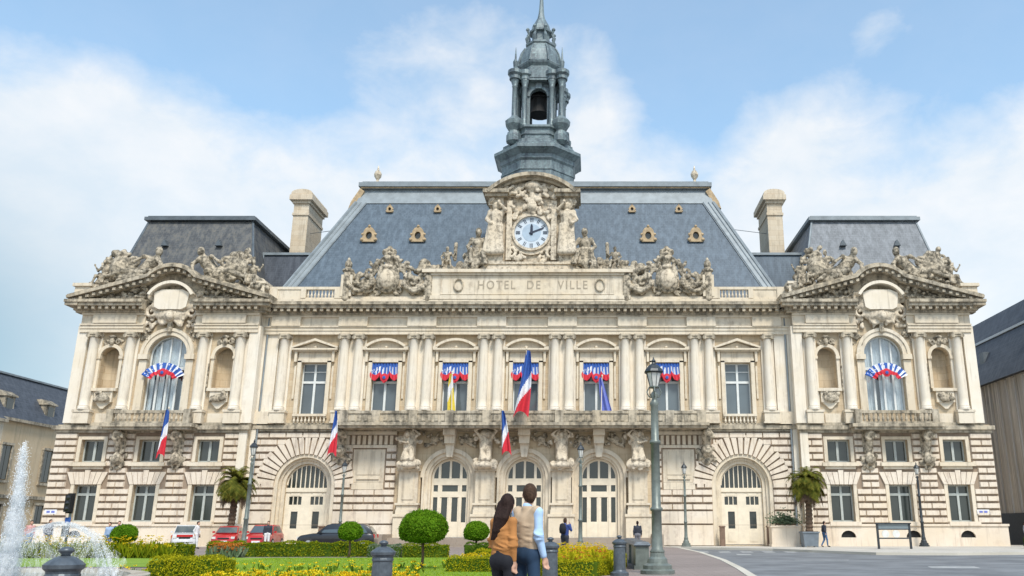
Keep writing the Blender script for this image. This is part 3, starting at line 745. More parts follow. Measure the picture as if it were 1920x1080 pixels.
def surround(tri):
    m_ = MB(); 
    for k in (-1,1):
        a,b = sorted((k*1.02,k*1.32)); m_.box(a,b,-.16,.02,9.5,14.0)
        a,b = sorted((k*1.4,k*1.55)); m_.box(a,b,-.10,.02,11.0,13.6); m_.box(a-.02,b+.02,-.3,.02,13.9,14.75)
    m_.box(-1.32,1.32,-.16,.02,13.88,14.15); m_.box(-1.3,1.3,-.10,.02,14.15,14.7)
    m_.box(-1.7,1.7,-.36,.02,14.72,14.82); m_.box(-1.8,1.8,-.5,.02,14.82,14.95)
    if tri:
        m_.strip([(-1.8,14.95),(0,15.55),(1.8,14.95)], [(-1.85,15.08),(0,15.75),(1.85,15.08)], -.5, .02); m_.prism([(-1.6,14.95),(1.6,14.95),(0,15.5)], -.12, .02)
    else:
        r = 2.35; a0 = math.asin(1.5/r); n = 12; cz = 15.0-r*math.cos(a0)+.05
        m_.arcband(0, cz, r-.02, r+.17, PI/2+a0, PI/2-a0, n, -.5, .02)
        m_.prism([(1.45,14.95)]+[(r*math.sin(a0-2*a0*i/n), cz+r*math.cos(a0-2*a0*i/n)-.02) for i in range(n+1)]+[(-1.45,14.95)], -.12, .02)
        for k in (-1,1): a,b = sorted((k*1.45,k*1.8)); m_.box(a,b,-.5,.02,14.95,15.08)
    m_.sphere((0,-.14,15.1),.14,8,6)
    return m_
for tri, bs in ((True,(-16.7,16.7)),(False,BAY[1:-1])):
    s0 = surround(tri).build('window_surround', M['stone_smooth'], hall); s0.location.x = bs[0]
    for b in bs[1:]: part_copy(s0, b-bs[0])
# --- wing windows
f = MB(); g = MB(); r = 1.5; y = -.45
f.arcband(0,14.35,r-.11,r,0,PI,20,y,y+.1); f.box(-r,-r+.11,y,y+.1,9.9,14.35); f.box(r-.11,r,y,y+.1,9.9,14.35)
f.box(-r+.11,r-.11,y,y+.1,9.9,10.0); f.box(-r+.11,r-.11,y-.02,y+.1,13.2,13.42)
for x,hh in ((-.75,1.15),(0,1.4),(.75,1.15)): f.box(x-.06,x+.06,y-.01,y+.09,13.42,14.35+hh-.08); f.box(x-.075,x+.075,y-.01,y+.09,10.0,13.2)
g.plate(arch_poly(0,1.42,9.95,14.35), [], y+.05, y+.07)
a0 = f.build('arched_window', M['paint_white'], hall); a0.location.x = -WU
mglass, t = mat('clear window glass')
tr = t.n('ShaderNodeBsdfTransparent', _Color=(.9,.94,.95)); gl = t.n('ShaderNodeBsdfGlossy', _Roughness=.05, _Color=(.8,.85,.9))
t.n('ShaderNodeOutputMaterial', _Surface=t.n('ShaderNodeMixShader', _0=.16, _1=tr.outputs[0], _2=gl.outputs[0]).outputs[0])
M['clear'] = mglass; g.build('pane', mglass, a0)
def curtain(spans):
    cu = MB()
    for x0,x1 in spans:
        n = max(6,int((x1-x0)/.045)); vs = []; fs = []
        for i in range(n+1):
            x = x0+(x1-x0)*i/n; z1 = 14.35+math.sqrt(max(1.44**2-x*x,.01)); yy = y+.24+.05*math.sin(i*1.3)+.02*math.sin(i*3.1)
            vs += [(x,yy,9.95),(x,yy,z1)]
        for i in range(n): fs.append((2*i,2*i+2,2*i+3,2*i+1))
        cu.add(vs, fs)
    return cu
part_copy(a0, 2*WU)
a1 = [o for o in hall.children if o.name.startswith('arched_window')]
curtain(((-1.42,-1.1),(-.68,-.28),(-.12,.12),(.28,.7),(1.1,1.42))).build('curtain', M['curtain'], a1[0], True)
curtain(((-1.42,-.62),(-.3,1.42))).build('curtain', M['curtain'], a1[1], True)
mb = MB()
for s in (-1,1): mb.box(s*WU-2,s*WU+2,.1,.15,9.5,16.5)  # flat sheets coloured dark in place of the unlit rooms
part(mb, 'room_dark_sheet', M['glass_dark'])
mb = MB()
for s in (-1,1):
    c = s*WU
    mb.arcband(c,14.35,1.52,1.85,0,PI,20,WY-.2,WY+.1); mb.arcband(c,14.35,1.85,2.1,0,PI,20,WY-.28,WY+.02)
    for k in (-1,1):
        a,b = sorted((c+k*1.52,c+k*2.1)); mb.box(a,b,WY-.18,WY+.02,9.9,13.9); mb.box(a-.08,b+.08,WY-.34,WY+.02,13.95,14.35)
        # niche surround
        x = c+k*4.45; mb.arcband(x,14.2,.74,1.0,0,PI,14,WY-.16,WY+.05)
        for q in (-1,1): a,b = sorted((x+q*.75,x+q*.98)); mb.box(a,b,WY-.12,WY+.02,11.7,14.0); mb.box(a-.04,b+.04,WY-.22,WY+.02,14.0,14.22)
        mb.box(x-.95,x+.95,WY-.35,WY+.02,11.45,11.68); mb.box(x-.7,x+.7,WY-.25,WY+.02,10.6,11.45)
        mb.prism([(x-.6,10.6),(x-.1,10.1),(x+.1,10.1),(x+.6,10.6)], WY-.2, WY+.02)
part(mb, 'arch_surround', M['stone_smooth'])
f, g = window_mesh(.85, 1.75, 4.4, 3.72, WY+.36, False); ug, gg = window_mesh(.85, 6.1, 7.75, 7.0, WY+.36, False)
uc = MB()
for i in range(60):
    x0 = -1.42+2.84*i/60; x1 = -1.42+2.84*(i+1)/60; ya = -.2+.03*math.sin(i*1.3); yb = -.2+.03*math.sin((i+1)*1.3); h0 = math.sqrt(max(1.44**2-x0*x0,.01)); h1 = math.sqrt(max(1.44**2-x1*x1,.01))
    uc.add([(x0,ya,13.4),(x1,yb,13.4),(x1,yb,14.35+h1),(x0,ya,14.35+h0)], [(0,1,2,3)])
for o in a1: uc.build('blind', M['curtain'], o, True)
f2 = MB(); yy = WY+.36
f2.box(-.85,.85,yy,yy+.1,6.1,6.2); f2.box(-.85,.85,yy,yy+.1,7.65,7.75); f2.box(-.85,-.75,yy,yy+.1,6.2,7.65); f2.box(.75,.85,yy,yy+.1,6.2,7.65); f2.box(-.09,.09,yy-.03,yy+.1,6.2,7.65)
lw = f.build('window', M['paint_grey'], hall); g.build('pane', M['glass_dark'], lw); uw = f2.build('window', M['paint_grey'], hall); gg.build('pane', M['glass_dark'], uw)
lw.location.x = uw.location.x = -23.95
for v in (-28.35,-32.75,23.95,28.35,32.75): part_copy(lw, v+23.95); part_copy(uw, v+23.95)
mb = MB()
for s in (-1,1):
    for v in (23.95,28.35,32.75):
        x = s*v
        for z0,z1 in ((1.75,4.42),(6.1,7.75)):
            for k in (-1,1): a,b = sorted((x+k*.86,x+k*1.12)); mb.box(a,b,WY-.1,WY+.02,z0,z1+.02)
        mb.box(x-1.12,x+1.12,WY-.1,WY+.02,7.77,8.0); mb.box(x-1.35,x+1.35,WY-.34,WY+.02,5.78,6.06); mb.box(x-1.15,x+1.15,WY-.18,WY+.02,5.56,5.78)
part(mb, 'window_surround', M['stone_smooth'])
# --- central doors with glazing
def arched_door(r, z0, zs, y):
    f = MB(); g = MB(); t = .16
    f.arcband(0,zs,r-t,r,0,PI,20,y,y+.12)
    f.box(-r,-r+t,y,y+.12,z0,zs); f.box(r-t,r,y,y+.12,z0,zs)
    for x in (-.82,.82): f.box(x-.10,x+.10,y-.03,y+.12,z0,zs+math.sqrt(max(.1,(r-.1)**2-x*x)))
    f.box(-.08,.08,y-.02,y+.12,zs-.05,zs+r-t+.02); f.box(-.07,.07,y-.02,y+.12,z0,3.6)
    for z,h in ((zs-.55,.5),(3.55,.42)):
        if h:
            for a,b in ((-r+t,-.92),(-.72,.72),(.92,r-t)): f.box(a,b,y-.022,y+.118,z,z+h)
    for a,b in ((-.72,-.07),(.07,.72)): f.box(a,b,y+.02,y+.12,z0,1.75); f.box(a,a+.1,y+.02,y+.12,1.75,3.55); f.box(b-.1,b,y+.02,y+.12,1.75,3.55)
    for a,b in ((-r+t,-.92),(.92,r-t)): f.box(a,b,y+.02,y+.12,z0,1.7)
    for a,b in ((-.72,-.6),(.6,.72)): f.box(a,b,y,y+.12,3.97,zs-.55)
    g.plate(arch_poly(0,r-.05,z0,zs), [], y+.09, y+.11)
    return f, g
f, g = arched_door(1.42,.62,5.0,.5)
d0 = f.build('entrance_door', M['door_cream'], hall); g.build('pane', M['glass_dark'], d0); d0.location.x = DOOR[0]
for d in DOOR[1:]: part_copy(d0, d-DOOR[0])
# --- side carriage doors
f = MB(); g = MB(); r = 1.58; y = .68; zs = 4.45
f.arcband(0,zs,r-.1,r,0,PI,20,y,y+.12)
for i in range(1,9): x = -r+2*r*i/9; f.box(x-.035,x+.035,y-.02,y+.08,zs-.2,zs+math.sqrt(r*r-x*x)-.04)
f.box(-r,r,y-.1,y+.12,zs-.5,zs-.2)
f.box(-r,-1.3,y-.02,y+.12,.1,zs-.5); f.box(1.3,r,y-.02,y+.12,.1,zs-.5); f.box(-.34,.34,y-.02,y+.12,.1,zs-.5)
for k in (-1,1):
    x = k*.82
    for za,zb in ((.1,1.25),(2.5,3.0),(3.6,zs-.5)): f.box(x-.48,x+.48,y,y+.12,za,zb)
    f.box(x-.48,x-.26,y,y+.12,1.25,2.5); f.box(x+.26,x+.48,y,y+.12,1.25,2.5)
    for q in (-.17,.17): f.box(x+q-.03,x+q+.03,y,y+.1,3.0,3.6)
    f.box(x-.3,x+.3,y-.03,y,.3,1.05); f.box(x-.34,x+.34,y-.03,y,3.66,3.86)
g.plate(arch_poly(0,r-.05,.15,zs), [], y+.09, y+.11)
d0 = f.build('carriage_door', M['door_cream'], hall); g.build('pane', M['glass_dark'], d0); d0.location.x = BIG[0]; part_copy(d0, BIG[1]-BIG[0])
# --- arch mouldings, pillars, side panels of the ground floor
mb = MB()
for d in DOOR:
    for r0,r1,yy in ((1.44,1.62,.22),(1.62,1.9,.08),(1.9,2.2,-.1)): mb.arcband(d,5.0,r0,r1,0,PI,24,yy,.4)
    for k in (-1,1):
        for r0,r1,yy in ((1.44,1.62,.22),(1.62,1.9,.08),(1.9,2.05,-.1)): a,b = sorted((d+k*r0,d+k*r1)); mb.box(a,b,yy,.4,.6,5.0)
    mb.prism([(d-.22,6.5),(d+.22,6.5),(d+.36,7.5),(d-.36,7.5)], -.5, .1)
    mb.box(d-.45,d+.45,-1.2,0,8.1,8.55); mb.prism([(d-.38,7.5),(d+.38,7.5),(d+.42,8.1),(d-.42,8.1)], -.8, 0)
for b in BIG:
    for r0,r1,yy in ((1.6,1.85,.42),(1.85,2.05,.25),(2.05,2.3,-.02)):
        mb.arcband(b,4.45,r0,r1,0,PI,24,yy,.55)
        for k in (-1,1): a,c_ = sorted((b+k*r0,b+k*r1)); mb.box(a,c_,yy,.55,.05,4.45)
for s in (-1,1):
    xa,xb = sorted((s*10.65,s*13.05)); mb.box(xa,xb,-.06,.02,4.65,7.1); mb.box(xa+.3,xb-.3,-.1,.0,5.2,6.95); mb.box(xa+.35,xb-.35,-.16,0,4.86,5.0)
    mb.box(xa,xb,-.12,.02,4.1,4.63); xa,xb = sorted((s*9.8,s*14.1)); mb.box(xa,xb,-.2,.02,7.2,7.42); mb.box(xa,xb,-.3,.02,8.2,8.45)
    for i in range(9): x = s*(10.2+i*.42); mb.box(x-.12,x+.12,-.18,.02,7.45,8.15)
part(mb, 'archivolts', M['stone_smooth'])
PILL = [-8.68,-2.88,2.92,8.7]
for i,x in enumerate(PILL):
    m_ = MB(); m_.box(-.95,.95,-.62,.02,.5,2.1); m_.box(-1.02,1.02,-.7,.02,2.1,2.3); m_.box(-.82,.82,-.55,.02,2.3,2.62); m_.box(-.9,.9,-.62,.02,2.95,3.1); m_.box(-.78,.78,-.5,.02,2.62,2.95)
    m_.box(-.72,.72,-.42,.02,3.1,5.45); m_.box(-.42,.42,-.47,-.42,3.35,5.2); m_.box(-.85,.85,-.6,.02,5.45,5.62); m_.box(-.78,.78,-.52,.02,5.62,5.9)
    if i == 0: p0 = m_.build('pillar', M['stone_smooth'], hall); p0.location.x = x
    else: part_copy(p0, x-PILL[0])
# terrace and steps before the central doors
mb = MB()
mb.box(-9.6,9.6,-2.2,-.05,-.1,.60)
for i in range(4): mb.box(-9.6,9.6,-2.2-.36*(i+1),-2.2-.36*i,-.1,.60-.14*(i+1))
for s in (-1,1): mb.box(s*9.95-.35,s*9.95+.35,-3.7,-.25,-.1,.85)
part(mb, 'steps', M['terrace'])
mb = MB()     # stone gate stubs beside the carriage doors
for b in BIG:
    for k in (-1,1): mb.box(b+k*1.75-.18,b+k*1.75+.18,-.75,-.4,0,1.35); mb.box(b+k*1.75-.22,b+k*1.75+.22,-.8,-.36,1.35,1.45)
part(mb, 'guard_posts', M['brown_wood'])
mb = MB(); mb.tube([(20.55,-.33,.2),(20.55,-.33,17.4)], .07, 8); mb.tube([(-20.55,-.33,.2),(-20.55,-.33,17.4)], .07, 8)
part(mb, 'downpipe', M['zinc'])
# ================================================================== roofs
mb = MB(); Z1 = 29.6
mb.frust((-20.75,20.75,.9,24), 19.3, (-16.15,16.15,5.7,18), Z1); part(mb, 'main_roof', M['slate'])
mb = MB()
mb.frust((-16.25,16.25,5.62,18.1), Z1, (-15.8,15.8,6.3,17.5), 31.2); mb.box(-15.95,15.95,6.0,17.8,31.2,31.35); mb.box(-16.15,16.15,5.8,18,31.35,31.75); mb.box(-15.9,15.9,6.1,17.6,31.75,31.95)
mb.box(-20.9,20.9,.55,.9,19.0,19.35)
for s in (-1,1):       # hip flashing
    mb.tube([(s*20.75,.9,19.4),(s*16.2,5.65,29.7)], .16, 6)
    for k,o in enumerate((.45,.9)): mb.tube([(s*(20.75-o),.87,19.4),(s*(16.2-o),5.62,29.7)], .06, 5)
    mb.add([(s*20.75,.86,19.35),(s*19.75,.86,19.35),(s*15.2,5.62,29.65),(s*16.2,5.62,29.65)], [(0,1,2,3) if s<0 else (3,2,1,0)])
part(mb, 'roof_flashing', M['zinc'])
mb = MB()
mb.box(-15.96,15.96,5.95,6.1,31.22,31.34)
for s in (-1,1): mb.prism([(s*15.6,30.9),(s*16.2,29.7),(s*16.95,29.2),(s*16.75,29.9),(s*16.0,31.2)][::s], 5.9, 6.3)
part(mb, 'ridge_moulding', M['gold'])
fin = MB(); fin.lathe(0,0,[(.35,0),(.35,.2),(.15,.3),(.12,.55),(.32,.85),(.36,1.1),(.22,1.4),(.08,1.5),(.1,1.6),(.03,1.95)],10)
f0 = fin.build('finial', M['carving_pale'], hall, True); f0.location = (-14.75,6.9,31.9); part_copy(f0, 29.5)
def dormer(sz):
    d = MB(); w_ = .5*sz
    d.plate([(-w_*1.15,-.55*sz),(w_*1.15,-.55*sz),(w_*1.0,.2*sz),(w_*.9,.45*sz),(w_*.62,.66*sz),(w_*.2,.78*sz),(0,.92*sz),(-w_*.2,.78*sz),(-w_*.62,.66*sz),(-w_*.9,.45*sz),(-w_*1.0,.2*sz)],
            [[(.27*sz*math.cos(2*PI*i/12), .02+.34*sz*math.sin(2*PI*i/12)) for i in range(12)]], -.25, .2)
    for k in (-1,1):
        d.sphere((k*w_*1.15,-.2,-.35*sz),.17*sz,6,5); d.sphere((k*w_*1.1,-.2,.12*sz),.13*sz,6,5)
    d.sphere((0,-.22,.85*sz),.13*sz,6,5)
    b = MB(); b.lathe(0,0,[(.02,-.02),(.33*sz,-.02),(.33*sz,.6*sz),(0.02,.6*sz)],10); b.xform(Matrix.Rotation(R(-90),4,'X')); 
    return d, b
for sz,y,z,xs in ((1.02,3.7,25.75,(-14.2,-9.95,10.1,14.25)),(.5,5.25,28.8,(-12.95,-8.65,8.8,13.0))):
    d, b = dormer(sz); first = None
    for x in xs:
        if first is None:
            first = d.build('dormer', M['gold'], hall); b.build('dormer_opening', M['glass_dark'], first); first.location = (x,y,z); fx = x
            hd = MB(); hd.prism([(-.5*sz,-.5*sz),(.5*sz,-.5*sz),(.45*sz,.4*sz),(0,.7*sz),(-.45*sz,.4*sz)], .2, 2.0*sz); hd.build('dormer_cheek', M['slate'], first)
        else: part_copy(first, x-fx)
for s in (-1,1):
    mb = MB(); ms = M['slate_moss'] if s < 0 else M['slate_sky_sheen']  # right wing gets the slate with sky reflection coloured in
    xi, xo, ti, to = s*22.3, s*34.6, s*24.4, s*33.5
    a = (min(xi,xo),max(xi,xo),.35,15.5); b = (min(ti,to),max(ti,to),3.5,12.8)
    mb.frust(a, 18.8, b, 27.0); part(mb, 'wing_roof', ms)
    mb = MB(); mb.frust((b[0]-.04,b[1]+.04,b[2]-.04,b[3]+.04), 26.2 if s>0 else 26.6, (b[0]+.1,b[1]-.1,b[2]+.1,b[3]-.1), 27.1)
    mb.box(b[0]-.3,b[1]+.3,b[2]-.3,b[3]+.3,27.1,27.4); mb.box(b[0]-.1,b[1]+.1,b[2]-.1,b[3]+.1,27.4,27.55)
    for q0,q1 in (((a[0],a[2]),(b[0],b[2])),((a[1],a[2]),(b[1],b[2]))): mb.tube([(q0[0],q0[1],18.85),(q1[0],q1[1],27.0)], .1, 6)
    part(mb, 'wing_roof_cap', M['zinc_dark'] if s<0 else M['zinc'])
    mb = MB()
    for k in (-2.3,2.3):
        x = s*28.9+k; mb.prism([(x-.28,24.4),(x+.28,24.4),(x,24.95)], 2.15, 3.2)
    part(mb, 'roof_vent', M['zinc_dark'])
    mb = MB(); xa,xb = sorted((s*18.5,s*24)); mb.frust((xa,xb,3.6,9),18.6,(xa,xb,4.9,9),24.4); part(mb, 'link_roof', M['slate_dark'] if s<0 else M['slate'])
    mb = MB(); mb.box(xa,xb,4.75,9.2,24.4,24.62); xg = s*23.75; mb.tube([(xg,3.55,18.8),(xg,4.85,24.4)], .12, 6); part(mb, 'link_roof_flashing', M['zinc'])
    # tall chimney, long side running back
    ch = MB(); x = s*22.72
    ch.box(x-.72,x+.72,10,14.2,18,31.7); ch.box(x-.8,x+.8,9.9,14.3,30.1,30.35); ch.box(x-.85,x+.85,9.85,14.35,31.3,31.6); ch.box(x-1.1,x+1.1,9.6,14.6,31.6,32.1); ch.box(x-1.0,x+1.0,9.7,14.5,32.1,32.3)
    c_ = part(ch, 'chimney', M['stone']); 
    cp = MB()
    n = 10; up_ = [(x+1.0*math.cos(PI*i/n), 32.3+.42*math.sin(PI*i/n)) for i in range(n+1)]
    cp.prism(up_, 9.7, 14.5); cp.build('chimney_cap', M['stone'], c_)
mb = MB(); mb.tube([(-22,11,28.6),(-17,9,28.5)], .03, 4); mb.tube([(22,11,28.6),(17,9,28.5)], .03, 4); part(mb, 'roof_cable', M['zinc_dark'])
# ================================================================== clock front
AX = .2
mb = MB(); pd = MB()
mb.box(AX-3.75,AX+3.75,-.1,3,21.42,22.0); mb.box(AX-3.9,AX+3.9,-.2,3,22.0,22.2)
mb.plate(rect_poly(AX-3.5,AX+3.5,22.2,28.2), [[(AX+1.45*math.cos(2*PI*i/28),24.85+1.45*math.sin(2*PI*i/28)) for i in range(28)]], .35, 3)
for k in (-1,1):
    x = AX+k*3.0; mb.box(x-.7,x+.7,-.15,.4,22.2,23.0); mb.box(x-.62,x+.62,-.05,.4,27.2,27.9)
    x = AX+k*1.85; mb.box(x-.22,x+.22,-.05,.4,22.4,27.6)
    # entablature ends
    a,b = sorted((AX+k*2.0,AX+k*3.9)); pd.box(a,b,-.5,2.5,27.85,28.1); a,b = sorted((AX+k*1.9,AX+k*4.05)); pd.box(a,b,-.75,2.5,28.1,28.4)
r = 5.2; cz = 24.7; a0 = math.asin((28.3-cz)/r)
pd.arcband(AX,cz,r-.55,r-.3,a0+.05,PI-a0-.05,24,-.35,2.5); pd.arcband(AX,cz,r-.3,r,a0,PI-a0,24,-.8,2.5)
n = 20; mb.prism([(AX+(r-.4)*math.cos(a0+(PI-2*a0)*i/n), cz+(r-.4)*math.sin(a0+(PI-2*a0)*i/n)) for i in range(n+1)], .15, 2.5)
mb.arcband(AX,24.85,1.42,1.62,0,2*PI,36,.0,.5); mb.arcband(AX,24.85,1.62,1.95,0,2*PI,36,.15,.5)
part(mb, 'clock_gable', M['carving_pale']); part(pd, 'clock_pediment', M['stone_worn_shaded'])
mb = MB(); mb.plate([(AX+1.5*math.cos(2*PI*i/36),24.85+1.5*math.sin(2*PI*i/36)) for i in range(36)], [], .22, .3)
M['dial'] = simple('clock dial', (.60,.67,.74), .4, 0, .06, 3)
M['dial_c'] = simple('clock dial centre', (.40,.50,.60), .4, 0, .06, 3); M['hand'] = simple('clock hands', (.02,.03,.06), .5)
cf = part(mb, 'clock_face', M['dial'])
mb = MB(); mb.plate([(AX+.78*math.cos(2*PI*i/30),24.85+.78*math.sin(2*PI*i/30)) for i in range(30)], [], .205, .22); mb.build('dial_centre', M['dial_c'], cf)
mb = MB()
for i in range(12):
    a = 2*PI*i/12; ca, sa = math.cos(a), math.sin(a); P = lambda u,v: (AX+u*ca-v*sa, 24.85+u*sa+v*ca)
    for off in ((-.06,.06) if i%3 else (-.1,0,.1)): mb.prism([P(.95,off-.022),P(1.3,off-.022),P(1.3,off+.022),P(.95,off+.022)], .19, .22)
mb.build('clock_numerals', M['hand'], cf)
mb = MB()
for ang,L,wd in ((R(90),.78,.10),(R(22),1.15,.075)):     # twelve o'clock hour hand, minute hand past ten
    ca, sa = math.cos(ang), math.sin(ang); P = lambda u,v: (AX+u*ca-v*sa, 24.85+u*sa+v*ca)
    mb.prism([P(-.2,-wd),P(L*.75,-wd),P(L,0),P(L*.75,wd),P(-.2,wd)], .16+.01*(L>1), .185)
mb.lathe(0,0,[(.01,0),(.13,0),(.13,.05)],12); mb.xform(Matrix.Translation((AX,.14,24.85)) @ Matrix.Rotation(R(90),4,'X'), len(mb.v)-36)
mb.build('clock_hands', M['hand'], cf)
# ================================================================== bell turret
TX, TY = 0.05, 9.0; OA = PI/8
turret = MB()
def octo(mb, prof): mb.lathe(TX, TY, [(r/math.cos(PI/8),z) for r,z in prof], 8, OA)
octo(turret, [(3.35,31.0),(3.35,33.9),(3.5,34.1),(3.5,34.5),(3.9,34.85),(4.08,34.95),(4.08,35.25),(3.6,35.5),(3.3,35.9),(3.3,36.1),(3.0,36.25),(2.75,36.4),(2.75,37.4),(2.95,37.5),(2.95,37.7),(2.6,37.75)])
tb = part(turret, 'turret_base', M['patina'])
mb = MB(); octo(mb, [(3.42,33.0),(3.42,33.15),(3.38,33.2)]) ; octo(mb, [(2.85,36.8),(2.85,36.95)])
mb.build('base_mouldings', M['patina'], tb)
core = MB()
for q in range(4):       # four arched faces
    st = len(core.v); core.plate(rect_poly(-1.55,1.55,37.7,43.3), [arch_poly(0,.82,38.0,41.3)], -1.62, -1.2, True)
    core.arcband(0,41.3,.84,1.1,0,PI,12,-1.74,-1.6); core.box(-.28,.28,-1.85,-1.6,42.1,42.7)
    core.xform(Matrix.Translation((TX,TY,0)) @ Matrix.Rotation(q*PI/2,4,'Z'), st)
octo(core, [(2.0,43.3),(2.0,43.6),(1.6,43.7)])
belfry = part(core, 'belfry', M['patina'])
bl = MB(); bl.lathe(TX,TY,[(1.05,40.15),(1.0,40.3),(.92,40.8),(.85,41.5),(.8,42.0),(.7,42.3)],14); bl.tube([(TX-1.3,TY,41.9),(TX+1.3,TY,41.9)],.12,6); bl.box(TX-1.1,TX+1.1,TY-1.0,TY+1.0,41.75,41.85)
bl.build('bell', M['black'], belfry)
col = MB(); col.lathe(0,0,[(.42,37.75),(.42,38.0),(.3,38.1),(.3,38.3),(.26,38.4),(.24,41.9),(.3,42.0),(.24,42.1),(.4,42.6),(.42,42.75)],10)
pts = []
for a in (-1,1):
    for b in (-1,1):
        pts += [(a*1.3,b*2.15),(a*2.15,b*1.3),(a*2.45,b*2.45*.0+b*.55) if False else (a*2.25,b*2.25)]
c0 = None
for x,y in pts:
    if c0 is None: c0 = part(col, 'turret_column', M['patina'], True); c0.location = (TX+x,TY+y,0); p0x, p0y = x, y
    else: part_copy(c0, x-p0x, y-p0y)
en = MB()
for q in range(4):
    st = len(en.v); en.box(-1.75,1.75,-2.3,-1.3,42.75,43.0); en.box(-.95,.95,-2.35,-1.3,43.0,43.5)
    for k in (-1,1): en.lathe(k*1.3,-2.1,[(.5,42.75),(.5,43.1),(.66,43.25),(.66,43.65),(.5,43.75)],12)
    en.lathe(2.25,-2.25,[(.55,42.75),(.55,43.1),(.72,43.3),(.72,43.65),(.5,43.8),(.15,43.9),(.22,44.3),(.25,44.7),(.1,45.0),(.08,45.5),(.02,46.3)],12)
    en.lathe(2.2,-2.2,[(.35,35.9),(.75,36.2),(.75,36.8),(.5,37.3),(.85,37.9),(.9,38.3),(.6,38.6),(.3,38.9)],10)
    en.xform(Matrix.Translation((TX,TY,0)) @ Matrix.Rotation(q*PI/2,4,'Z'), st)
en.build('turret_entablature', M['patina'], hall)
dm = MB(); octo(dm, [(2.15,43.6),(2.15,44.2),(1.95,44.5),(2.15,44.8),(2.2,45.0),(2.05,45.2),(1.98,45.8),(1.8,46.5),(1.5,47.1),(1.35,47.4),(1.45,47.5),(1.45,47.7)])
for i in range(8):
    a = OA+i*PI/4; k = 1/math.cos(PI/8); dm.tube([(TX+r_*k*math.cos(a),TY+r_*k*math.sin(a),z) for r_,z in ((2.2,45.0),(2.02,45.8),(1.84,46.5),(1.5,47.15))],.1,5)
part(dm, 'turret_dome', M['patina'])
ln = MB(); octo(ln, [(1.0,47.7),(.85,48.2),(.85,49.0),(1.1,49.1),(1.1,49.3),(.95,49.4),(.85,49.9),(.6,50.4),(.38,50.9),(.28,51.5),(.22,52.3),(.13,54),(.05,57.5)])
for i in range(8):
    a = i*PI/4+OA; ca, sa = math.cos(a), math.sin(a)
    ln.tube([(TX+1.35*ca,TY+1.35*sa,47.7),(TX+1.5*ca,TY+1.5*sa,48.3),(TX+1.25*ca,TY+1.25*sa,48.8),(TX+1.4*ca,TY+1.4*sa,49.3)],[.14,.17,.1,.15],6); ln.sphere((TX+1.4*ca,TY+1.4*sa,49.35),.2,6,5)
part(ln, 'spire', M['patina'])
# ================================================================== sculpture
def human(J, b=1., robe=None, extra=()):
    """joint dictionary -> blended body; b thickens it"""
    g = lambda k: J[k]
    p = [ell(g('head'),(.088*b,.10*b,.125*b)), cap(g('neck'),g('head'),.055*b), cap(g('pelvis'),g('chest'),.15*b,.17*b), cap(g('chest'),g('neck'),.13*b,.07*b)]
    for s in 'LR':
        p += [cap(g('sh'+s),g('chest'),.075*b,.11*b), cap(g('sh'+s),g('el'+s),.062*b,.048*b), cap(g('el'+s),g('wr'+s),.048*b,.034*b),
              ell(g('ha'+s),(.045*b,.045*b,.06*b)), cap(g('hi'+s),g('pelvis'),.11*b,.13*b), cap(g('hi'+s),g('kn'+s),.10*b,.065*b), cap(g('kn'+s),g('an'+s),.062*b,.042*b), cap(g('an'+s),g('to'+s),.045*b,.035*b)]
    return p+list(extra)
def J_(**k): return k
SEAT = J_(head=(.02,-.1,1.28),neck=(0,-.02,1.1),chest=(0,0,.88),pelvis=(0,.08,.5),shL=(-.2,0,1.02),shR=(.2,0,1.02),elL=(-.34,-.02,.78),elR=(.36,-.05,.8),wrL=(-.30,-.25,.64),wrR=(.5,-.1,1.02),haL=(-.28,-.32,.62),haR=(.54,-.12,1.12),
          hiL=(-.1,.05,.46),hiR=(.1,.05,.46),knL=(-.2,-.42,.52),knR=(.24,-.4,.44),anL=(-.16,-.42,.08),anR=(.34,-.46,.04),toL=(-.18,-.6,.03),toR=(.38,-.62,.0))
RECL = J_(head=(-.62,-.1,.98),neck=(-.55,-.02,.82),chest=(-.42,0,.62),pelvis=(-.1,0,.28),shL=(-.6,-.12,.72),shR=(-.42,.1,.76),elL=(-.8,-.2,.5),elR=(-.2,-.2,.78),wrL=(-.72,-.3,.24),wrR=(.02,-.25,.62),haL=(-.7,-.34,.16),haR=(.08,-.25,.58),
          hiL=(-.02,-.1,.22),hiR=(0,.1,.26),knL=(.42,-.2,.28),knR=(.38,.0,.52),anL=(.86,-.22,.1),anR=(.62,-.05,.1),toL=(1.0,-.25,.06),toR=(.78,-.08,.04))
STAND = J_(head=(0,-.02,1.64),neck=(0,0,1.5),chest=(0,0,1.3),pelvis=(0,0,.98),shL=(-.19,0,1.43),shR=(.19,0,1.43),elL=(-.3,-.02,1.18),elR=(.3,-.1,1.5),wrL=(-.2,-.18,1.02),wrR=(.14,-.18,1.66),haL=(-.14,-.22,1.0),haR=(.1,-.18,1.74),
           hiL=(-.1,0,.95),hiR=(.1,0,.95),knL=(-.12,-.06,.52),knR=(.11,0,.52),anL=(-.12,.02,.08),anR=(.11,.03,.08),toL=(-.15,-.16,.03),toR=(.15,-.14,.03))
ATL = J_(head=(0,-.22,1.5),neck=(0,-.08,1.42),chest=(0,-.04,1.2),pelvis=(0,-.1,.82),shL=(-.24,-.05,1.38),shR=(.24,-.05,1.38),elL=(-.5,-.12,1.55),elR=(.5,-.12,1.55),wrL=(-.24,-.15,1.76),wrR=(.26,-.15,1.76),haL=(-.16,-.15,1.78),haR=(.18,-.15,1.78),
         hiL=(-.1,-.05,.78),hiR=(.1,-.05,.78),knL=(-.2,-.2,.4),knR=(.2,-.15,.35),anL=(-.12,0,.1),anR=(.12,0,.05),toL=(-.14,-.15,.05),toR=(.14,-.15,.02))
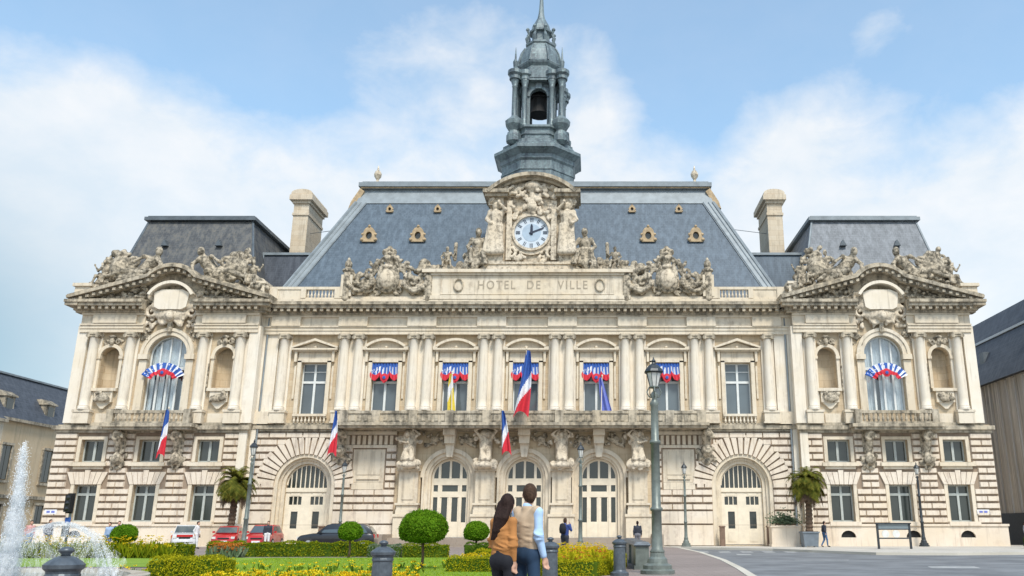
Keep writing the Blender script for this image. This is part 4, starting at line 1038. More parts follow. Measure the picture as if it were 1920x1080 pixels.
ATL2 = dict(ATL, elL=(-.42,-.25,1.2), wrL=(-.1,-.38,1.1), haL=(0,-.4,1.12), head=(-.08,-.26,1.52))
ATL3 = dict(ATL, elL=(-.55,-.1,1.75), wrL=(-.2,-.2,1.9), haL=(0,-.2,1.92), elR=(.55,-.1,1.72), wrR=(.3,-.2,1.9), haR=(.2,-.2,1.92), head=(.12,-.25,1.5))
def drape(rn, c, w_, h_, n=9):
    o = []
    for i in range(n):
        x = c[0]+rn.uniform(-w_,w_); o.append(cap((x,c[1]+rn.uniform(-.08,.08),c[2]+h_*.5),(x+rn.uniform(-.12,.12),c[1]-.05,c[2]-h_*.5),.07,.1))
    return o
def scroll(cx, cz, r, s, y=0, th=.1, turns=1.3, a0=0):
    o = []; n = 14; pr = None
    for i in range(n+1):
        t = i/n; a = a0+s*turns*2*PI*t; q = r*(1-.8*t); p = (cx+q*math.cos(a), y, cz+q*math.sin(a))
        if pr: o.append(cap(pr,p,th*(1.1-.5*t)))
        pr = p
    return o
def leaves(rn, x0, x1, z0, z1, n, r0, r1, y=0):
    return [ell((rn.uniform(x0,x1), y+rn.uniform(-.15,.1), rn.uniform(z0,z1)), (rn.uniform(r0,r1), rn.uniform(r0,r1)*.7, rn.uniform(r0,r1)*1.2), rn.uniform(-1.2,1.2)) for _ in range(n)]
def sculpt(name, prims, h, k, loc, m='carving', rz=0, parent=None):
    v, f = blend(prims, h, k); V = np.array(v); F = np.array(f); a = V[F][:,:,0].min(1); b = V[F][:,:,0].max(1); cl = []; hi = -1e9
    for i in np.argsort(a):
        if a[i] > hi+.02: cl.append([])
        cl[-1].append(i); hi = max(hi, b[i])
    if len(cl) == 1: return meshobj(name, v, f, M[m], parent or hall, True, loc, rz)
    for c in cl:
        G = F[c]; u, inv = np.unique(G, return_inverse=True); o = meshobj(name, V[u].tolist(), inv.reshape(G.shape).tolist(), M[m], parent or hall, True, loc, rz)
    return o
rn = random.Random(11)
# great cartouches over the cornice (armorial shield, crown, garlands, urns)
def cartouche(rn):
    p = [ell((0,-.15,1.55),(.95,.38,1.25)), ell((0,-.28,1.5),(.72,.42,.95))]
    for s in (-1,1):
        p += scroll(s*1.0,2.6,.55,s,0,.13,1.2,PI/2)+scroll(s*.9,.55,.4,-s,0,.12,1.2,-PI/2)
        p += scroll(s*2.0,1.3,.72,-s,.0,.17,1.4,0)+scroll(s*1.55,2.15,.45,s,.0,.14,1.2,.5)
        for i in range(9): t = i/8; p.append(ell((s*(1.3+t*1.8),-.25,1.0-.55*math.sin(PI*t)+rn.uniform(-.05,.05)),(.22,.25,.2)))
        p += leaves(rn, *sorted((s*1.2,s*3.1)), .3, 2.0, 26, .12, .26, -.05)
        p += leaves(rn, *sorted((s*.5,s*1.5)), 2.3, 3.1, 10, .12, .24)
        p += [cap((s*3.3,0,-.1),(s*3.3,0,1.9),.36,.36), ell((s*3.3,0,2.25),(.48,.42,.22))]
    for s in (-1,): p += [ell((s*3.3,0,2.75),(.3,.3,.42)), ell((s*3.3,0,3.2),(.12,.12,.2))]
    p += [ell((0,-.05,3.25),(.62,.45,.3)), ell((0,-.05,3.6),(.5,.4,.22)), cap((0,0,2.7),(0,0,3.3),.35)]
    for i in range(7): a = PI*i/6; p.append(ell((.5*math.cos(a),-.2,3.75+.18*math.sin(a)),(.1,.12,.22)))
    p += [ell((0,-.1,4.1),(.22,.22,.25))]+leaves(rn,-.7,.7,2.9,3.6,12,.1,.18,-.15)
    return p
cp = cartouche(rn)
cv, cfa = blend(cp, .062, .07)
c1 = meshobj('cartouche', cv, cfa, M['carving'], hall, True, (-11.3,-.25,19.15)); c2 = part_copy(c1, 22.6); c2.scale.x = -1
sp = [ell((0,-.45,1.45),(.62,.32,.82)), ell((0,-.42,2.5),(.42,.2,.22))]+[cap((0,-.6,1.2),(0,-.6,1.2),.1)]
sv, sf = blend(sp, .06, .08)
for c in (c1,c2): meshobj('shield', sv, sf, M['carving_pale'], c)
mb = MB()
for s in (-1,1):
    xa,xb = sorted((s*8.2,s*14.9)); mb.box(xa,xb,-.35,.6,18.95,19.2); mb.box(xa+.1,xb-.1,-.1,.7,19.2,20.7)
    x = s*14.6; mb.box(x-.45,x+.45,-.5,.5,19.2,21.0)
part(mb, 'cartouche_base', M['stone_smooth'])
# seated groups either side of the clock
def seated_group(rn, flip):
    p = xf(human(SEAT,1.25), 1.75, (1.2,0,.35)); p += xf(drape(rn,(0,-.25,.35),.3,.5,12),1.75,(1.2,0,.35))
    p += [cap((.6,.1,.0),(1.9,.1,.0),.55), ell((.9,-.5,.35),(.5,.35,.45)), cap((1.6,-.4,.2),(2.2,-.2,1.3),.16)]
    p += xf(human(SEAT,1.15), 1.0, (-.6,-.1,.25)); p += [cap((-1.7,.0,.1),(.0,.0,.1),.34), cap((-.15,0,.9),(-.12,0,1.9),.11)]
    p += leaves(rn,-2.2,.4,.1,.7,26,.14,.28)+leaves(rn,.2,2.6,.2,1.2,18,.14,.26,.1)+[ell((-2.1,0,.15),(.5,.35,.22)), ell((2.5,.1,.5),(.35,.4,.7))]
    p += scroll(.9,.55,.42,1,-.55,.1)
    return xf(p, 1.38, (0,0,0), 0, flip)
for s in (-1,1):
    o = sculpt('seated_figures', seated_group(random.Random(20+s), s>0), .06, .08, (s*6.1+.2,.5,21.35), 'carving' )
# standing caryatids at the clock
for s in (-1,1):
    rr = random.Random(40+s)
    p = xf(human(STAND,1.3)+drape(rr,(0,-.08,.5),.2,.9,14)+[cap((0,0,.2),(0,0,.9),.2,.17)], 2.55, (0,0,0), 0, s>0)
    p += leaves(rr,-.5,.5,4.1,4.9,10,.15,.28)+leaves(rr,-.45,.45,0,.5,8,.15,.25)
    sculpt('caryatid', p, .055, .09, (AX+s*2.95,.0,22.9), 'carving_pale')
# clock ornament: swags, scrolls, mask over the dial
rr = random.Random(3); p = []
for s in (-1,1):
    p += scroll(s*1.7,23.0,.5,s,.1,.13,1.2,PI/2)+scroll(s*1.9,26.7,.42,-s,.1,.11,1.2)+scroll(s*.9,22.55,.35,-s,.1,.1)
    p += [cap((s*.3,.1,27.1),(s*1.5,.1,26.3),.12),cap((s*.9,.1,29.0),(s*2.4,.1,28.3),.14)]
    p += leaves(rr,*sorted((s*.6,s*2.0)),27.9,29.0,12,.12,.24,.0)+leaves(rr,*sorted((s*.2,s*1.6)),22.2,22.9,10,.1,.18,.1)
    for i in range(12): a = PI*.5+s*(.5+i*.2); p.append(ell((1.98*math.cos(a),.12,24.85-24.85+24.85+1.98*math.sin(a)),(.16,.14,.14)))
p += [ell((0,-.05,27.1),(.42,.3,.5)), ell((0,-.2,27.05),(.2,.2,.28)), ell((0,-.1,28.9),(.7,.35,.4)), cap((0,.1,26.6),(0,.1,28.8),.25)]+leaves(rr,-.9,.9,26.5,28.2,22,.12,.26,.05)+leaves(rr,-3.3,3.3,28.35,28.9,30,.12,.22,-.1)+leaves(rr,-1.7,-1.2,25.9,27.2,12,.1,.2,0)+leaves(rr,1.2,1.7,25.9,27.2,12,.1,.2,0)+leaves(rr,-.5,.5,29.2,30.0,8,.12,.2)
sculpt('clock_ornament', p, .058, .06, (AX,0,0), 'carving_pale')
# wing groups: reclining pairs on the rakes, cartouche in the broken cornice, window spandrels, niches
def wing_group(rr, s_in):
    p = xf(human(RECL,1.3)+drape(rr,(.2,-.05,.25),.5,.3,14), 2.0, (-.9,0,.35)); p += xf(human(SEAT,1.2)+drape(rr,(0,-.2,.3),.25,.4,8), 1.25, (1.35,.05,.0))
    p += [ell((.3,-.1,1.2),(.75,.3,.8)), ell((.3,-.3,1.2),(.5,.25,.55)), ell((.35,0,2.1),(.4,.3,.3))]+scroll(-.5,1.6,.4,1,0,.12)+scroll(1.0,1.9,.35,-1,0,.1)
    p += leaves(rr,-2.2,1.9,-.4,.9,40,.16,.34,.1)+leaves(rr,-2.9,-1.6,-.6,.1,12,.15,.25)+leaves(rr,-.3,1.0,1.9,2.6,8,.12,.2)
    return p
for i,s in enumerate((-1,1)):
    for j,k in enumerate((-1,1)):
        rr = random.Random(60+2*i+j)
        p = xf(wing_group(rr,0), 1.22, (0,0,0), 0, k<0)
        sculpt('reclining_figures', p, .07, .09, (s*28.1+k*4.3, -.75, 20.0), 'carving')
    rr = random.Random(70+s); p = [cap((-1.35,-.1,18.2),(1.35,-.1,18.2),.42), cap((-1.45,-.1,19.1),(1.45,-.1,19.1),.4), ell((0,-.15,17.5),(1.35,.45,.6)), cap((-1.2,-.1,18.6),(1.2,-.1,18.6),.45)]
    for k in (-1,1):
        p += scroll(k*1.55,17.7,.5,-k,-.25,.13,1.2,PI/2)+scroll(k*1.75,19.1,.4,k,-.2,.12)+scroll(k*.6,17.1,.4,k,-.3,.12)
        p += leaves(rr,*sorted((k*1.6,k*3.6)),18.9,19.5,16,.12,.24,.1)+leaves(rr,*sorted((k*1.2,k*2.2)),16.5,17.4,12,.1,.2,0)
    p += [ell((0,-.55,17.35),(.4,.3,.45)), ell((0,-.7,17.3),(.2,.2,.25))]+leaves(rr,-.9,.9,16.6,17.2,12,.12,.22,-.2)
    q = sculpt('wing_cartouche', p, .06, .07, (s*WU,WY-.1,0), 'carving_pale')
    tb_ = MB(); tb_.plate([(-1.25,18.05),(-.9,17.85),(.9,17.85),(1.25,18.05),(1.4,19.2),(.8,19.45),(-.8,19.45),(-1.4,19.2)],[],-.66,-.3); tb_.arcband(0,18.05,1.85,2.08,PI*.16,PI*.84,16,-.95,-.1); tb_.build('shield', M['stone_column'], q)
    p = []
    for k in (-1,1):
        p += leaves(rr,*sorted((k*1.5,k*2.4)),15.2,16.4,12,.1,.2)+scroll(k*2.0,15.9,.3,k,0,.08)
        for w in (-1,1):
            x = k*4.45+w*.45; p += scroll(x,15.35,.26,w,-.05,.07)
        p += [ell((k*4.45,-.15,15.35),(.2,.18,.3)), ell((k*4.45,-.15,15.75),(.3,.14,.14))]+leaves(rr,k*4.45-.8,k*4.45+.8,15.2,15.7,8,.08,.14)
        p += leaves(rr,k*4.45-.6,k*4.45+.6,10.7,11.4,14,.1,.2,-.2)+[ell((k*4.45,-.3,10.9),(.5,.2,.3))]
        for w in (-1,1): p += [cap((k*4.45+w*1.1,-.05,11.4),(k*4.45+w*1.1,-.05,13.6),.07)]
    p += [cap((0,-.25,16.2),(0,-.25,16.9),.2)]
    sculpt('spandrel_ornament', p, .06, .05, (s*WU,WY-.05,0), 'carving')
    for k in (-1,1):
        rr = random.Random(200+k+s); p = [cap((k*2.3,-.1,18.9),(k*5.6,-.1,18.85),.16)]
        for i in range(46):
            x = rr.uniform(2.1,6.0); p.append(ell((k*x,-.2,rr.uniform(18.75,18.8+max(.1,(6.6-x)*.34))),(rr.uniform(.1,.2),.16,rr.uniform(.1,.2)),rr.uniform(-1,1)))
        sculpt('tympanum_foliage', p, .06, .05, (s*WU,WY-.3,0), 'carving')
        p = []
        for i in range(44):
            x = rr.uniform(2.2,7.2); z = 18.9+(7.9-x)*.325+.25; p.append(ell((k*x,rr.uniform(-.3,.3),z+rr.uniform(-.1,.45)),(rr.uniform(.16,.34),.25,rr.uniform(.14,.34)),rr.uniform(-1,1)))
        p.append(cap((k*2.2,0,20.8),(k*7.0,0,19.3),.2)); sculpt('rake_foliage', p, .07, .07, (s*WU,WY-.1,0), 'carving')
    for k in (-1,1):     # carved consoles under the wing balcony
        p = [cap((0,-.9,8.2),(0,-.2,6.6),.3,.22), ell((0,-.45,6.3),(.36,.3,.48)), ell((0,-.6,6.25),(.2,.2,.28)), cap((0,-.1,7),(0,-.1,8.3),.4)]+scroll(0,7.9,.4,1,-.9,.12)
        p += leaves(random.Random(80+k),-.55,.55,5.6,6.9,14,.12,.22,-.2)+[cap((w*.35,-.3,6.3),(w*.15,-.25,5.6),.12,.08) for w in (-1,1)]
        sculpt('balcony_console', p, .06, .06, (s*28.35+k*2.2,WY,0), 'carving')
# atlantes and brackets under the central balcony
for i,(x,J) in enumerate(zip(PILL,(ATL2,ATL3,ATL,ATL2))):
    rr = random.Random(90+i)
    p = xf(human(J,1.35)+drape(rr,(0,-.15,.55),.22,.5,12)+[cap((0,.1,.1),(0,.1,1.5),.3,.34)], 1.5, (0,0,0), 0, i==3)
    p += [ell((0,-.1,.05),(.8,.4,.3))]+leaves(rr,-.75,.75,-.2,.5,14,.12,.24,-.1)+scroll(-.6,.1,.3,-1,-.1,.1)+scroll(.6,.1,.3,1,-.1,.1)+leaves(rr,-1.0,1.0,1.6,2.4,12,.1,.2,.1)
    sculpt('atlas_figure', p, .048, .07, (x,-.75,5.85), 'carving_pale')
rr = random.Random(99); p = []
for d in (-5.65,.05,5.75):
    for k in (-1,1):
        p += [cap((d+k*.7,0,7.95),(d+k*1.9,0,7.3),.16,.12), ell((d+k*1.25,-.05,7.85),(.35,.15,.3))]+leaves(rr,*sorted((d+k*.5,d+k*2.1)),7.4,8.3,12,.09,.18)
sculpt('spandrel_ornament', p, .06, .05, (0,-.1,0), 'carving')
for s in (-1,1):       # lion-head consoles at the ends of the balcony
    p = [cap((0,-1.1,8.3),(0,-.1,6.9),.35,.25), ell((0,-.5,7.0),(.42,.4,.5)), ell((0,-.85,6.9),(.22,.2,.2)), cap((0,0,6.2),(0,0,8.4),.36)]+leaves(random.Random(7),-.7,.7,6.1,7.3,22,.12,.26,-.15)+scroll(0,8.0,.42,1,-.9,.14)
    sculpt('lion_console', p, .055, .06, (s*14.0,0,0), 'carving')
# ================================================================== neighbouring buildings
lb = empty('side_building', 'beige stone building with dark slate mansard left of the town hall behind the fountain', 'building', (-63,35,0))
def up(mb, name, m, root): o = mb.build(name, m, root); o.location = (-root.location.x, -root.location.y, 0); return o
M['beige_wall'] = stone('beige wall', (.66,.53,.36), (.42,.32,.21), .5)
wl = MB(); wl.box(-72,-56.4,12,64,-.2,12.2); up(wl,'wall',M['beige_wall'],lb)
wl = MB(); wl.box(-72.3,-56.0,11.7,64.3,12.2,12.5); wl.box(-72,-56.1,11.8,64.1,4.3,4.65); up(wl,'cornice',M['stone_worn_shaded'],lb)
rf = MB(); rf.frust((-72.2,-56.2,11.8,64.2),12.5,(-69,-59.5,16,60),17.6); rf_o = up(rf,'roof',M['slate_dark'],lb)
rc = MB(); rc.box(-69.2,-59.3,15.8,60.2,17.6,17.8); up(rc,'ridge_cap',M['zinc'],lb)
for i,y in enumerate((17,24,31,38,45,52,59)):
    for z0,z1 in ((1.2,3.6),(6.2,9.6)):
        wn = MB(); wn.box(-56.44,-56.3,y-.7,y+.7,z0,z1); wn.box(-56.42,-56.27,y-.06,y+.06,z0,z1); w_ = up(wn,'window',M['glass_dark'],lb)
        fr = MB(); fr.box(-56.42,-56.2,y-.95,y-.72,z0-.1,z1+.1); fr.box(-56.42,-56.2,y+.72,y+.95,z0-.1,z1+.1); fr.box(-56.42,-56.15,y-.98,y+.98,z1+.1,z1+.35); fr.box(-56.42,-56.1,y-.98,y+.98,z0-.35,z0-.1)
        o = fr.build('frame', M['stone_worn_shaded'], w_)
    d = MB(); d.box(-58.2,-56.9,y-.8,y+.8,12.9,14.8); d.prism([(-58.4,14.8),(-56.7,14.8),(-56.7,14.95),(-57.5,15.4),(-58.4,15.4)], y-.95, y+.95); w_ = up(d,'dormer',M['stone_worn_shaded'],lb)
    g = MB(); g.box(-56.9,-56.85,y-.5,y+.5,13.2,14.6); g.build('pane', M['glass_dark'], w_)
# the nearer wing of the beige building at the picture edge
lb2 = empty('corner_house', 'pale corner house with red shopfront at the far left edge behind the fountain plume', 'house', (-55,14,0))
wl = MB(); wl.box(-66,-54.3,8,20,-.2,11.6); up(wl,'wall',M['stone_smooth'],lb2)
wl = MB(); wl.box(-66,-54.2,7.9,20.1,4.0,4.9); up(wl,'shopfront',M['f_red'],lb2)
wl = MB(); wl.box(-66.2,-54.0,7.8,20.2,11.6,11.9); up(wl,'cornice',M['stone_worn_shaded'],lb2)
wl = MB(); wl.frust((-66,-54.1,7.9,20.1),11.9,(-63,-57,11,17),15.2); up(wl,'roof',M['slate_dark'],lb2)
for y in (10.5,13.5,16.5):
    for z0,z1 in ((.4,3.4),(6.4,9.0)):
        wn = MB(); wn.box(-54.34,-54.27,y-.6,y+.6,z0,z1); w_ = up(wn,'window',M['glass_dark'],lb2)
        fr = MB(); fr.box(-54.3,-54.22,y-.05,y+.05,z0,z1); fr.box(-54.3,-54.2,y-.7,y-.6,z0,z1); fr.box(-54.3,-54.2,y+.6,y+.7,z0,z1); fr.build('frame', M['paint_white'], w_)
rb = empty('gabled_building', 'dark slate roofed building with weathered grey brown wall right of the town hall', 'building', (48,14,0))
m, t = mat('weathered board wall'); oc = t.n('ShaderNodeTexCoord').outputs['Object']
mp = t.n('ShaderNodeMapping', _Vector=oc); mp.inputs['Scale'].default_value = (2.2,2.2,.05); a = t.noise(mp.outputs[0],1.0,5,.7); b = t.noise(oc,.5,4)
principled(t, t.mix(t.m('MULTIPLY',t.m('SUBTRACT',b,.35),2.,clamp=True), t.mix(t.m('MULTIPLY',t.m('SUBTRACT',a,.36),4,clamp=True),(.20,.185,.17),(.82,.77,.70)), (.56,.52,.48)), .85, 0., a, .4, .05); M['boards'] = m
wl = MB(); wl.box(41,56,-4,40,-.2,13.8); 
for i in range(30): y = -3.8+i*1.47; wl.box(40.86,41,y,y+.35,.0,13.6)
up(wl,'wall',M['boards'],rb)
wl = MB(); wl.box(40.7,56.2,-4.2,40.2,-.2,2.5); up(wl,'base',simple('dark base',(.045,.05,.06),.6),rb)
rf = MB(); rf.prism([(40.5,13.75),(56.5,13.75),(52.5,21.3),(44.5,21.3)], -4.4, 40.4); ro = up(rf,'roof',M['slate_dark'],rb)
rf = MB()
for z in (18.6,): x = 40.5+(z-13.75)*4/7.55; rf.box(x-.18,x-.02,-4.5,40.5,z-.1,z+.12)
up(rf,'snow_rail',M['paint_white'],rb)
for i,(y,z) in enumerate(((3.5,16.5),(12,16.5),(20,16.5),(6,20.0))):
    x = 40.5+(z-13.75)*4/7.55; d = MB(); d.box(x-.25,x+.8,y-.45,y+.45,z-.5,z+.6); up(d,'skylight',M['zinc_dark'],rb)
d = MB(); d.box(46.5,48.0,8,10.2,19,24); up(d,'chimney',M['boards'],rb)
# ================================================================== street lamps
def lamp(name, label, loc, H, big, group='street lamps on the square', m=None):
    m = m or M['iron']; r = empty(name, label, 'street lamp', loc, 0, group); k = H/6.35; mb = MB()
    mb.lathe(0,0,[(.5*k,0),(.5*k,.1*k),(.42*k,.14*k),(.42*k,.24*k),(.30*k,.30*k),(.28*k,.42*k),(.22*k,.48*k),(.2*k,.60*k)],16); mb.build('base', m, r, False)
    mb = MB(); mb.lathe(0,0,[(.2*k,.58*k),(.22*k,.62*k),(.165*k,.7*k),(.15*k,1.1*k),(.145*k,1.75*k),(.185*k,1.78*k),(.185*k,1.84*k),(.135*k,1.88*k),(.125*k,3.7*k),(.165*k,3.72*k),(.165*k,3.8*k),(.118*k,3.84*k),(.11*k,4.85*k),(.14*k,4.92*k),(.10*k,5.0*k),(.07*k,5.08*k),(.13*k,5.2*k),(.05*k,5.3*k)],14); mb.build('post', m, r, True)
    ar = MB()
    for s in (-1,1): ar.tube([(0,0,5.1*k),(s*.16*k,0,5.14*k),(s*.22*k,0,5.28*k),(s*.14*k,0,5.44*k)], .02*k, 6)
    for s in (-1,1): ar.tube([(0,0,5.1*k),(0,s*.16*k,5.14*k),(0,s*.22*k,5.28*k),(0,s*.14*k,5.44*k)], .02*k, 6)
    ar.lathe(0,0,[(.12*k,5.4*k),(.16*k,5.43*k),(.12*k,5.47*k)],12); ar.build('bracket', m, r)
    g = MB(); g.lathe(0,0,[(.13*k,5.46*k),(.23*k,5.86*k),(.23*k,5.88*k)],8,PI/8); g.build('lantern_glass', M['lampglass'], r)
    c = MB(); c.lathe(0,0,[(.27*k,5.86*k),(.31*k,5.9*k),(.27*k,5.98*k),(.16*k,6.1*k),(.07*k,6.16*k),(.05*k,6.2*k),(.08*k,6.24*k),(.03*k,6.3*k),(.01*k,6.38*k)],8,PI/8)
    for i in range(8):
        a = PI/8+i*PI/4; c.tube([(.135*k*math.cos(a),.135*k*math.sin(a),5.46*k),(.24*k*math.cos(a),.24*k*math.sin(a),5.88*k)],.011*k,4)
    c.build('lantern_roof', M['iron_dark'], r); return r
L0 = lamp('street_lamp', 'tall thick grey green street lamp with octagonal lantern in the foreground, nearest of the lamps', (7.2,-39.6,0), 6.45, 1)
def lcopy(loc, k, label): o = copy_tree(L0, loc, 0, label); o.scale = (k*.78,k*.78,k); return o
lcopy((-14.65,-15.5,0), .98, 'street lamp behind the palm tree and red cars at the left')
lcopy((-12.95,-2.6,0), .95, 'slim street lamp against the blank panel left of the central doors')
lcopy((4.6,-17.3,0), .93, 'street lamp in front of the right-hand central door behind the flower bed')
lcopy((12.0,-2.4,0), .93, 'slim street lamp just left of the right carriage door')
lcopy((29.3,-1.9,0), .93, 'dark street lamp before the right wing beside the information board')
for o in sc.objects:
    if o.parent and o.parent.get('label','').startswith('dark street lamp'):
        o.data = o.data.copy()
        if not o.name.startswith('lantern_glass'): o.data.materials[0] = M['iron_dark']
# ================================================================== bollards
bo = empty('bollard', 'stout blue grey cast iron bollard with knob, leftmost, before the fountain', 'bollard', (-.55,-55.9,0), 0, 'cast iron bollards')
mb = MB(); mb.lathe(0,0,[(.26,0),(.26,.08),(.19,.12),(.175,.16),(.17,.55),(.165,.76),(.18,.775),(.18,.80),(.17,.815),(.172,.84)],20); mb.build('shaft', M['bollard'], bo, False)
mb = MB(); mb.lathe(0,0,[(.172,.84),(.205,.87),(.21,.91),(.17,.945),(.11,.985),(.065,1.0)],20); mb.build('cap', M['bollard'], bo, False)
mb = MB(); mb.lathe(0,0,[(.05,1.0),(.045,1.02),(.075,1.045),(.08,1.065),(.05,1.09),(.01,1.1)],12); mb.build('knob', M['bollard'], bo, True)
copy_tree(bo, (1.78,-50.9,0), 0, 'blue grey iron bollard standing alone before the round clipped bush')
copy_tree(bo, (4.33,-45.7,0), 0, 'blue grey iron bollard half hidden behind the man in the beige waistcoat')
copy_tree(bo, (6.05,-40.6,0), 0, 'grey green iron bollard just left of the big street lamp')
# painted parapet running back from the lamp
pp = empty('parapet_wall', 'low grey green parapet with sloped coping behind the bollard and big lamp', 'low wall', (6.9,-37.0,0))
def lp(mb,name,m,root): o = mb.build(name,m,root); return o
mb = MB()
for i in range(3):
    y = .0+i*5.2; mb.box(-.22,.22,y,y+.45,0,.76); mb.box(-.27,.27,y-.05,y+.5,0,.12)
lp(mb,'pier',M['iron'],pp)
mb = MB(); mb.box(-.14,.14,.45,10.5,.0,.66); lp(mb,'panel',M['iron'],pp)
mb = MB(); mb.frust((-.29,.29,-.08,10.9),.76,(-.2,.2,0,10.8),.86); mb.box(-.26,.26,-.05,10.87,.72,.76); lp(mb,'coping',M['bollard'],pp)
# ================================================================== vegetation
def leafcloud(surface, n, size, rn, jit=.05, curl=.35):
    """n small leaf faces at points/normals from surface()"""
    v = []; f = []
    for _ in range(n):
        p, nn = surface(); p = Vector(p)+Vector((rn.gauss(0,jit),rn.gauss(0,jit),rn.gauss(0,jit))); nn = Vector(nn)
        d = (nn+Vector((rn.gauss(0,.6),rn.gauss(0,.6),rn.gauss(0,.6)))).normalized(); u = d.orthogonal().normalized()
        u = (Matrix.Rotation(rn.uniform(0,6.3),3,d) @ u); w_ = d.cross(u); s = size*rn.uniform(.6,1.4); o = len(v)
        v += [p-u*s, p+w_*s*.5+d*s*curl, p+u*s, p-w_*s*.5+d*s*curl]; f.append((o,o+1,o+2,o+3))
    return v, f
def leafobj(name, v, f, m, parent=None, loc=(0,0,0)): return meshobj(name, v, f, m, parent, False, loc)
def ball(label, loc, rx, rz, cz, n, leaf=.032):
    rn = random.Random(hash(loc[0]) & 255); r = empty('clipped_bush', label, 'topiary', loc, 0, 'round clipped bushes')
    def sf():
        z = rn.uniform(-1,1); a = rn.uniform(0,2*PI); q = math.sqrt(1-z*z); k = 1+.035*math.sin(3*a+z*4+loc[0])+.025*math.sin(7*a-5*z)+.015*math.sin(13*a+9*z)+rn.gauss(0,.022)
        if z < -.45: z2 = -.45+(z+.45)*.5
        else: z2 = z
        return (rx*q*math.cos(a)*k, rx*q*math.sin(a)*k, cz+rz*z2*k), (q*math.cos(a), q*math.sin(a), z)
    v, f = leafcloud(sf, n, leaf, rn, .018)
    leafobj('crown', v, f, M['leaf_ball'], r)
    mb = MB(); mb.sphere((0,0,cz+rz*.1),1,20,12,(rx*.94,rx*.94,rz*.84)); mb.build('inner_foliage', M['leaf_ball'], r, True)
    mb = MB(); mb.tube([(0,0,0),(.03,.02,cz*.3),(0,0,cz-rz*.4)],[.06,.045,.05],7); mb.build('trunk', M['bark'], r, True); return r
ball('large round clipped bush on a thin trunk, biggest of the clipped bushes', (-.28,-36.9,0), .75, .57, 1.27, 16000)
ball('small round clipped bush in front of the black car', (-5.55,-26.5,0), .50, .42, 1.12, 6000, .04)
ball('small round clipped bush just left of the woman in the tan jacket', (.15,-27.0,0), .52, .44, 1.12, 6000, .04)
ball('small round clipped bush at the left between fountain spray and white van', (-15.9,-26.0,0), .52, .42, 1.0, 6000, .04)
def hedge(label, pts, w_, h, m, dens=700, leaf=.035, loc=None, cat='hedge', group=None, seed=1):
    rn = random.Random(seed); cx = sum(p[0] for p in pts)/len(pts); cy = sum(p[1] for p in pts)/len(pts)
    r = empty('hedge', label, cat, (cx,cy,0), 0, group); P = [Vector((x-cx,y-cy,0)) for x,y in pts]
    segs = list(zip(P,P[1:])); Ls = [(b-a).length for a,b in segs]; tot = sum(Ls); area = tot*(2*h+w_)+2*w_*h; capf = 2*w_*h/area
    def sf():
        if rn.random() < capf:
            e = rn.random() < .5; a,b = segs[0] if e else segs[-1]; d = (b-a).normalized()*(-1 if e else 1); nrm = Vector((-d.y,d.x,0))
            return (a if e else b)+nrm*rn.uniform(-w_/2,w_/2)+d*.05+Vector((0,0,rn.uniform(0,h))), d
        t = rn.uniform(0,tot)
        for (a,b),l in zip(segs,Ls):
            if t <= l: break
            t -= l
        d = (b-a).normalized(); nrm = Vector((-d.y,d.x,0)); p = a+d*t; q = rn.uniform(0,2*h+w_); wob = 1+.06*math.sin(t*2.1)+.05*math.sin(t*5.3+1)+.04*math.sin(t*11)
        if q < h: return p-nrm*w_/2*wob+Vector((0,0,q*wob)), -nrm
        if q < h+w_: return p+nrm*(q-h-w_/2)+Vector((0,0,h*wob)), Vector((0,0,1))
        return p+nrm*w_/2*wob+Vector((0,0,(q-h-w_)*wob)), nrm
    v, f = leafcloud(sf, int(area*dens), leaf, rn, .02)
    leafobj('foliage', v, f, M[m], r)
    c = MB()
    for a,b in segs:
        d = (b-a).normalized(); n2 = Vector((-d.y,d.x,0))*w_*.46; a2 = a-d*.05; b2 = b+d*.05; e = [a2-n2,b2-n2,b2+n2,a2+n2]
        c.add([(p.x,p.y,0) for p in e]+[(p.x,p.y,h*.93) for p in e], [(4,5,6,7),(0,1,5,4),(1,2,6,5),(2,3,7,6),(3,0,4,7)])
    c.build('branches', M['leaf_green'], r); return r
hedge('long clipped hedge with yellow tips along the back of the lawn', [(-12.6,-24.4),(-5.2,-24.0)], .9, .62, 'leaf_hedge', 380, .045, seed=2)
hedge('ragged hedge mixed with grasses behind the fountain basin', [(-23.5,-25.5),(-13.2,-25.2)], .8, .55, 'leaf_hedge', 320, .05, seed=3)
hedge('silvery bush in the back hedge in front of the black car', [(-5.0,-24.8),(-3.6,-24.8)], .8, .5, 'leaf_grey', 420, .04, cat='bush', seed=4)
hedge('short back hedge between silvery bush and round bush', [(-3.3,-25.3),(-1.4,-25.3)], .7, .55, 'leaf_hedge', 420, .04, seed=5)
hedge('dark green clipped hedge behind the large round bush', [(-.2,-27.4),(1.9,-27.2)], .9, .62, 'leaf_green', 420, .04, seed=6)
hedge('bright yellow green box hedge on the lawn at the lower left', [(-5.6,-43.4),(-3.95,-43.4)], 1.0, .55, 'leaf_gold', 1300, .026, seed=7)
hedge('golden hedge left of the couple, behind the flower border', [(1.1,-33.6),(3.4,-33.6),(3.6,-34.4)], .6, .5, 'leaf_gold', 900, .03, seed=8)
hedge('yellow green border hedge right below the small bush', [(.9,-38.6),(3.7,-38.8)], .4, .42, 'leaf_gold', 1100, .026, seed=9)
hedge('curved yellow green hedge round the flower bed right of the couple', [(3.9,-41.3),(5.2,-40.9),(5.95,-39.0),(6.15,-35.2),(5.9,-31.5),(4.4,-30.6)], .5, .40, 'leaf_gold', 1100, .028, seed=10)
hedge('low green hedge at the far right edge beside the dark building', [(33.6,-8.6),(44,-8.4)], 1.2, .7, 'leaf_green', 260, .06, seed=11)
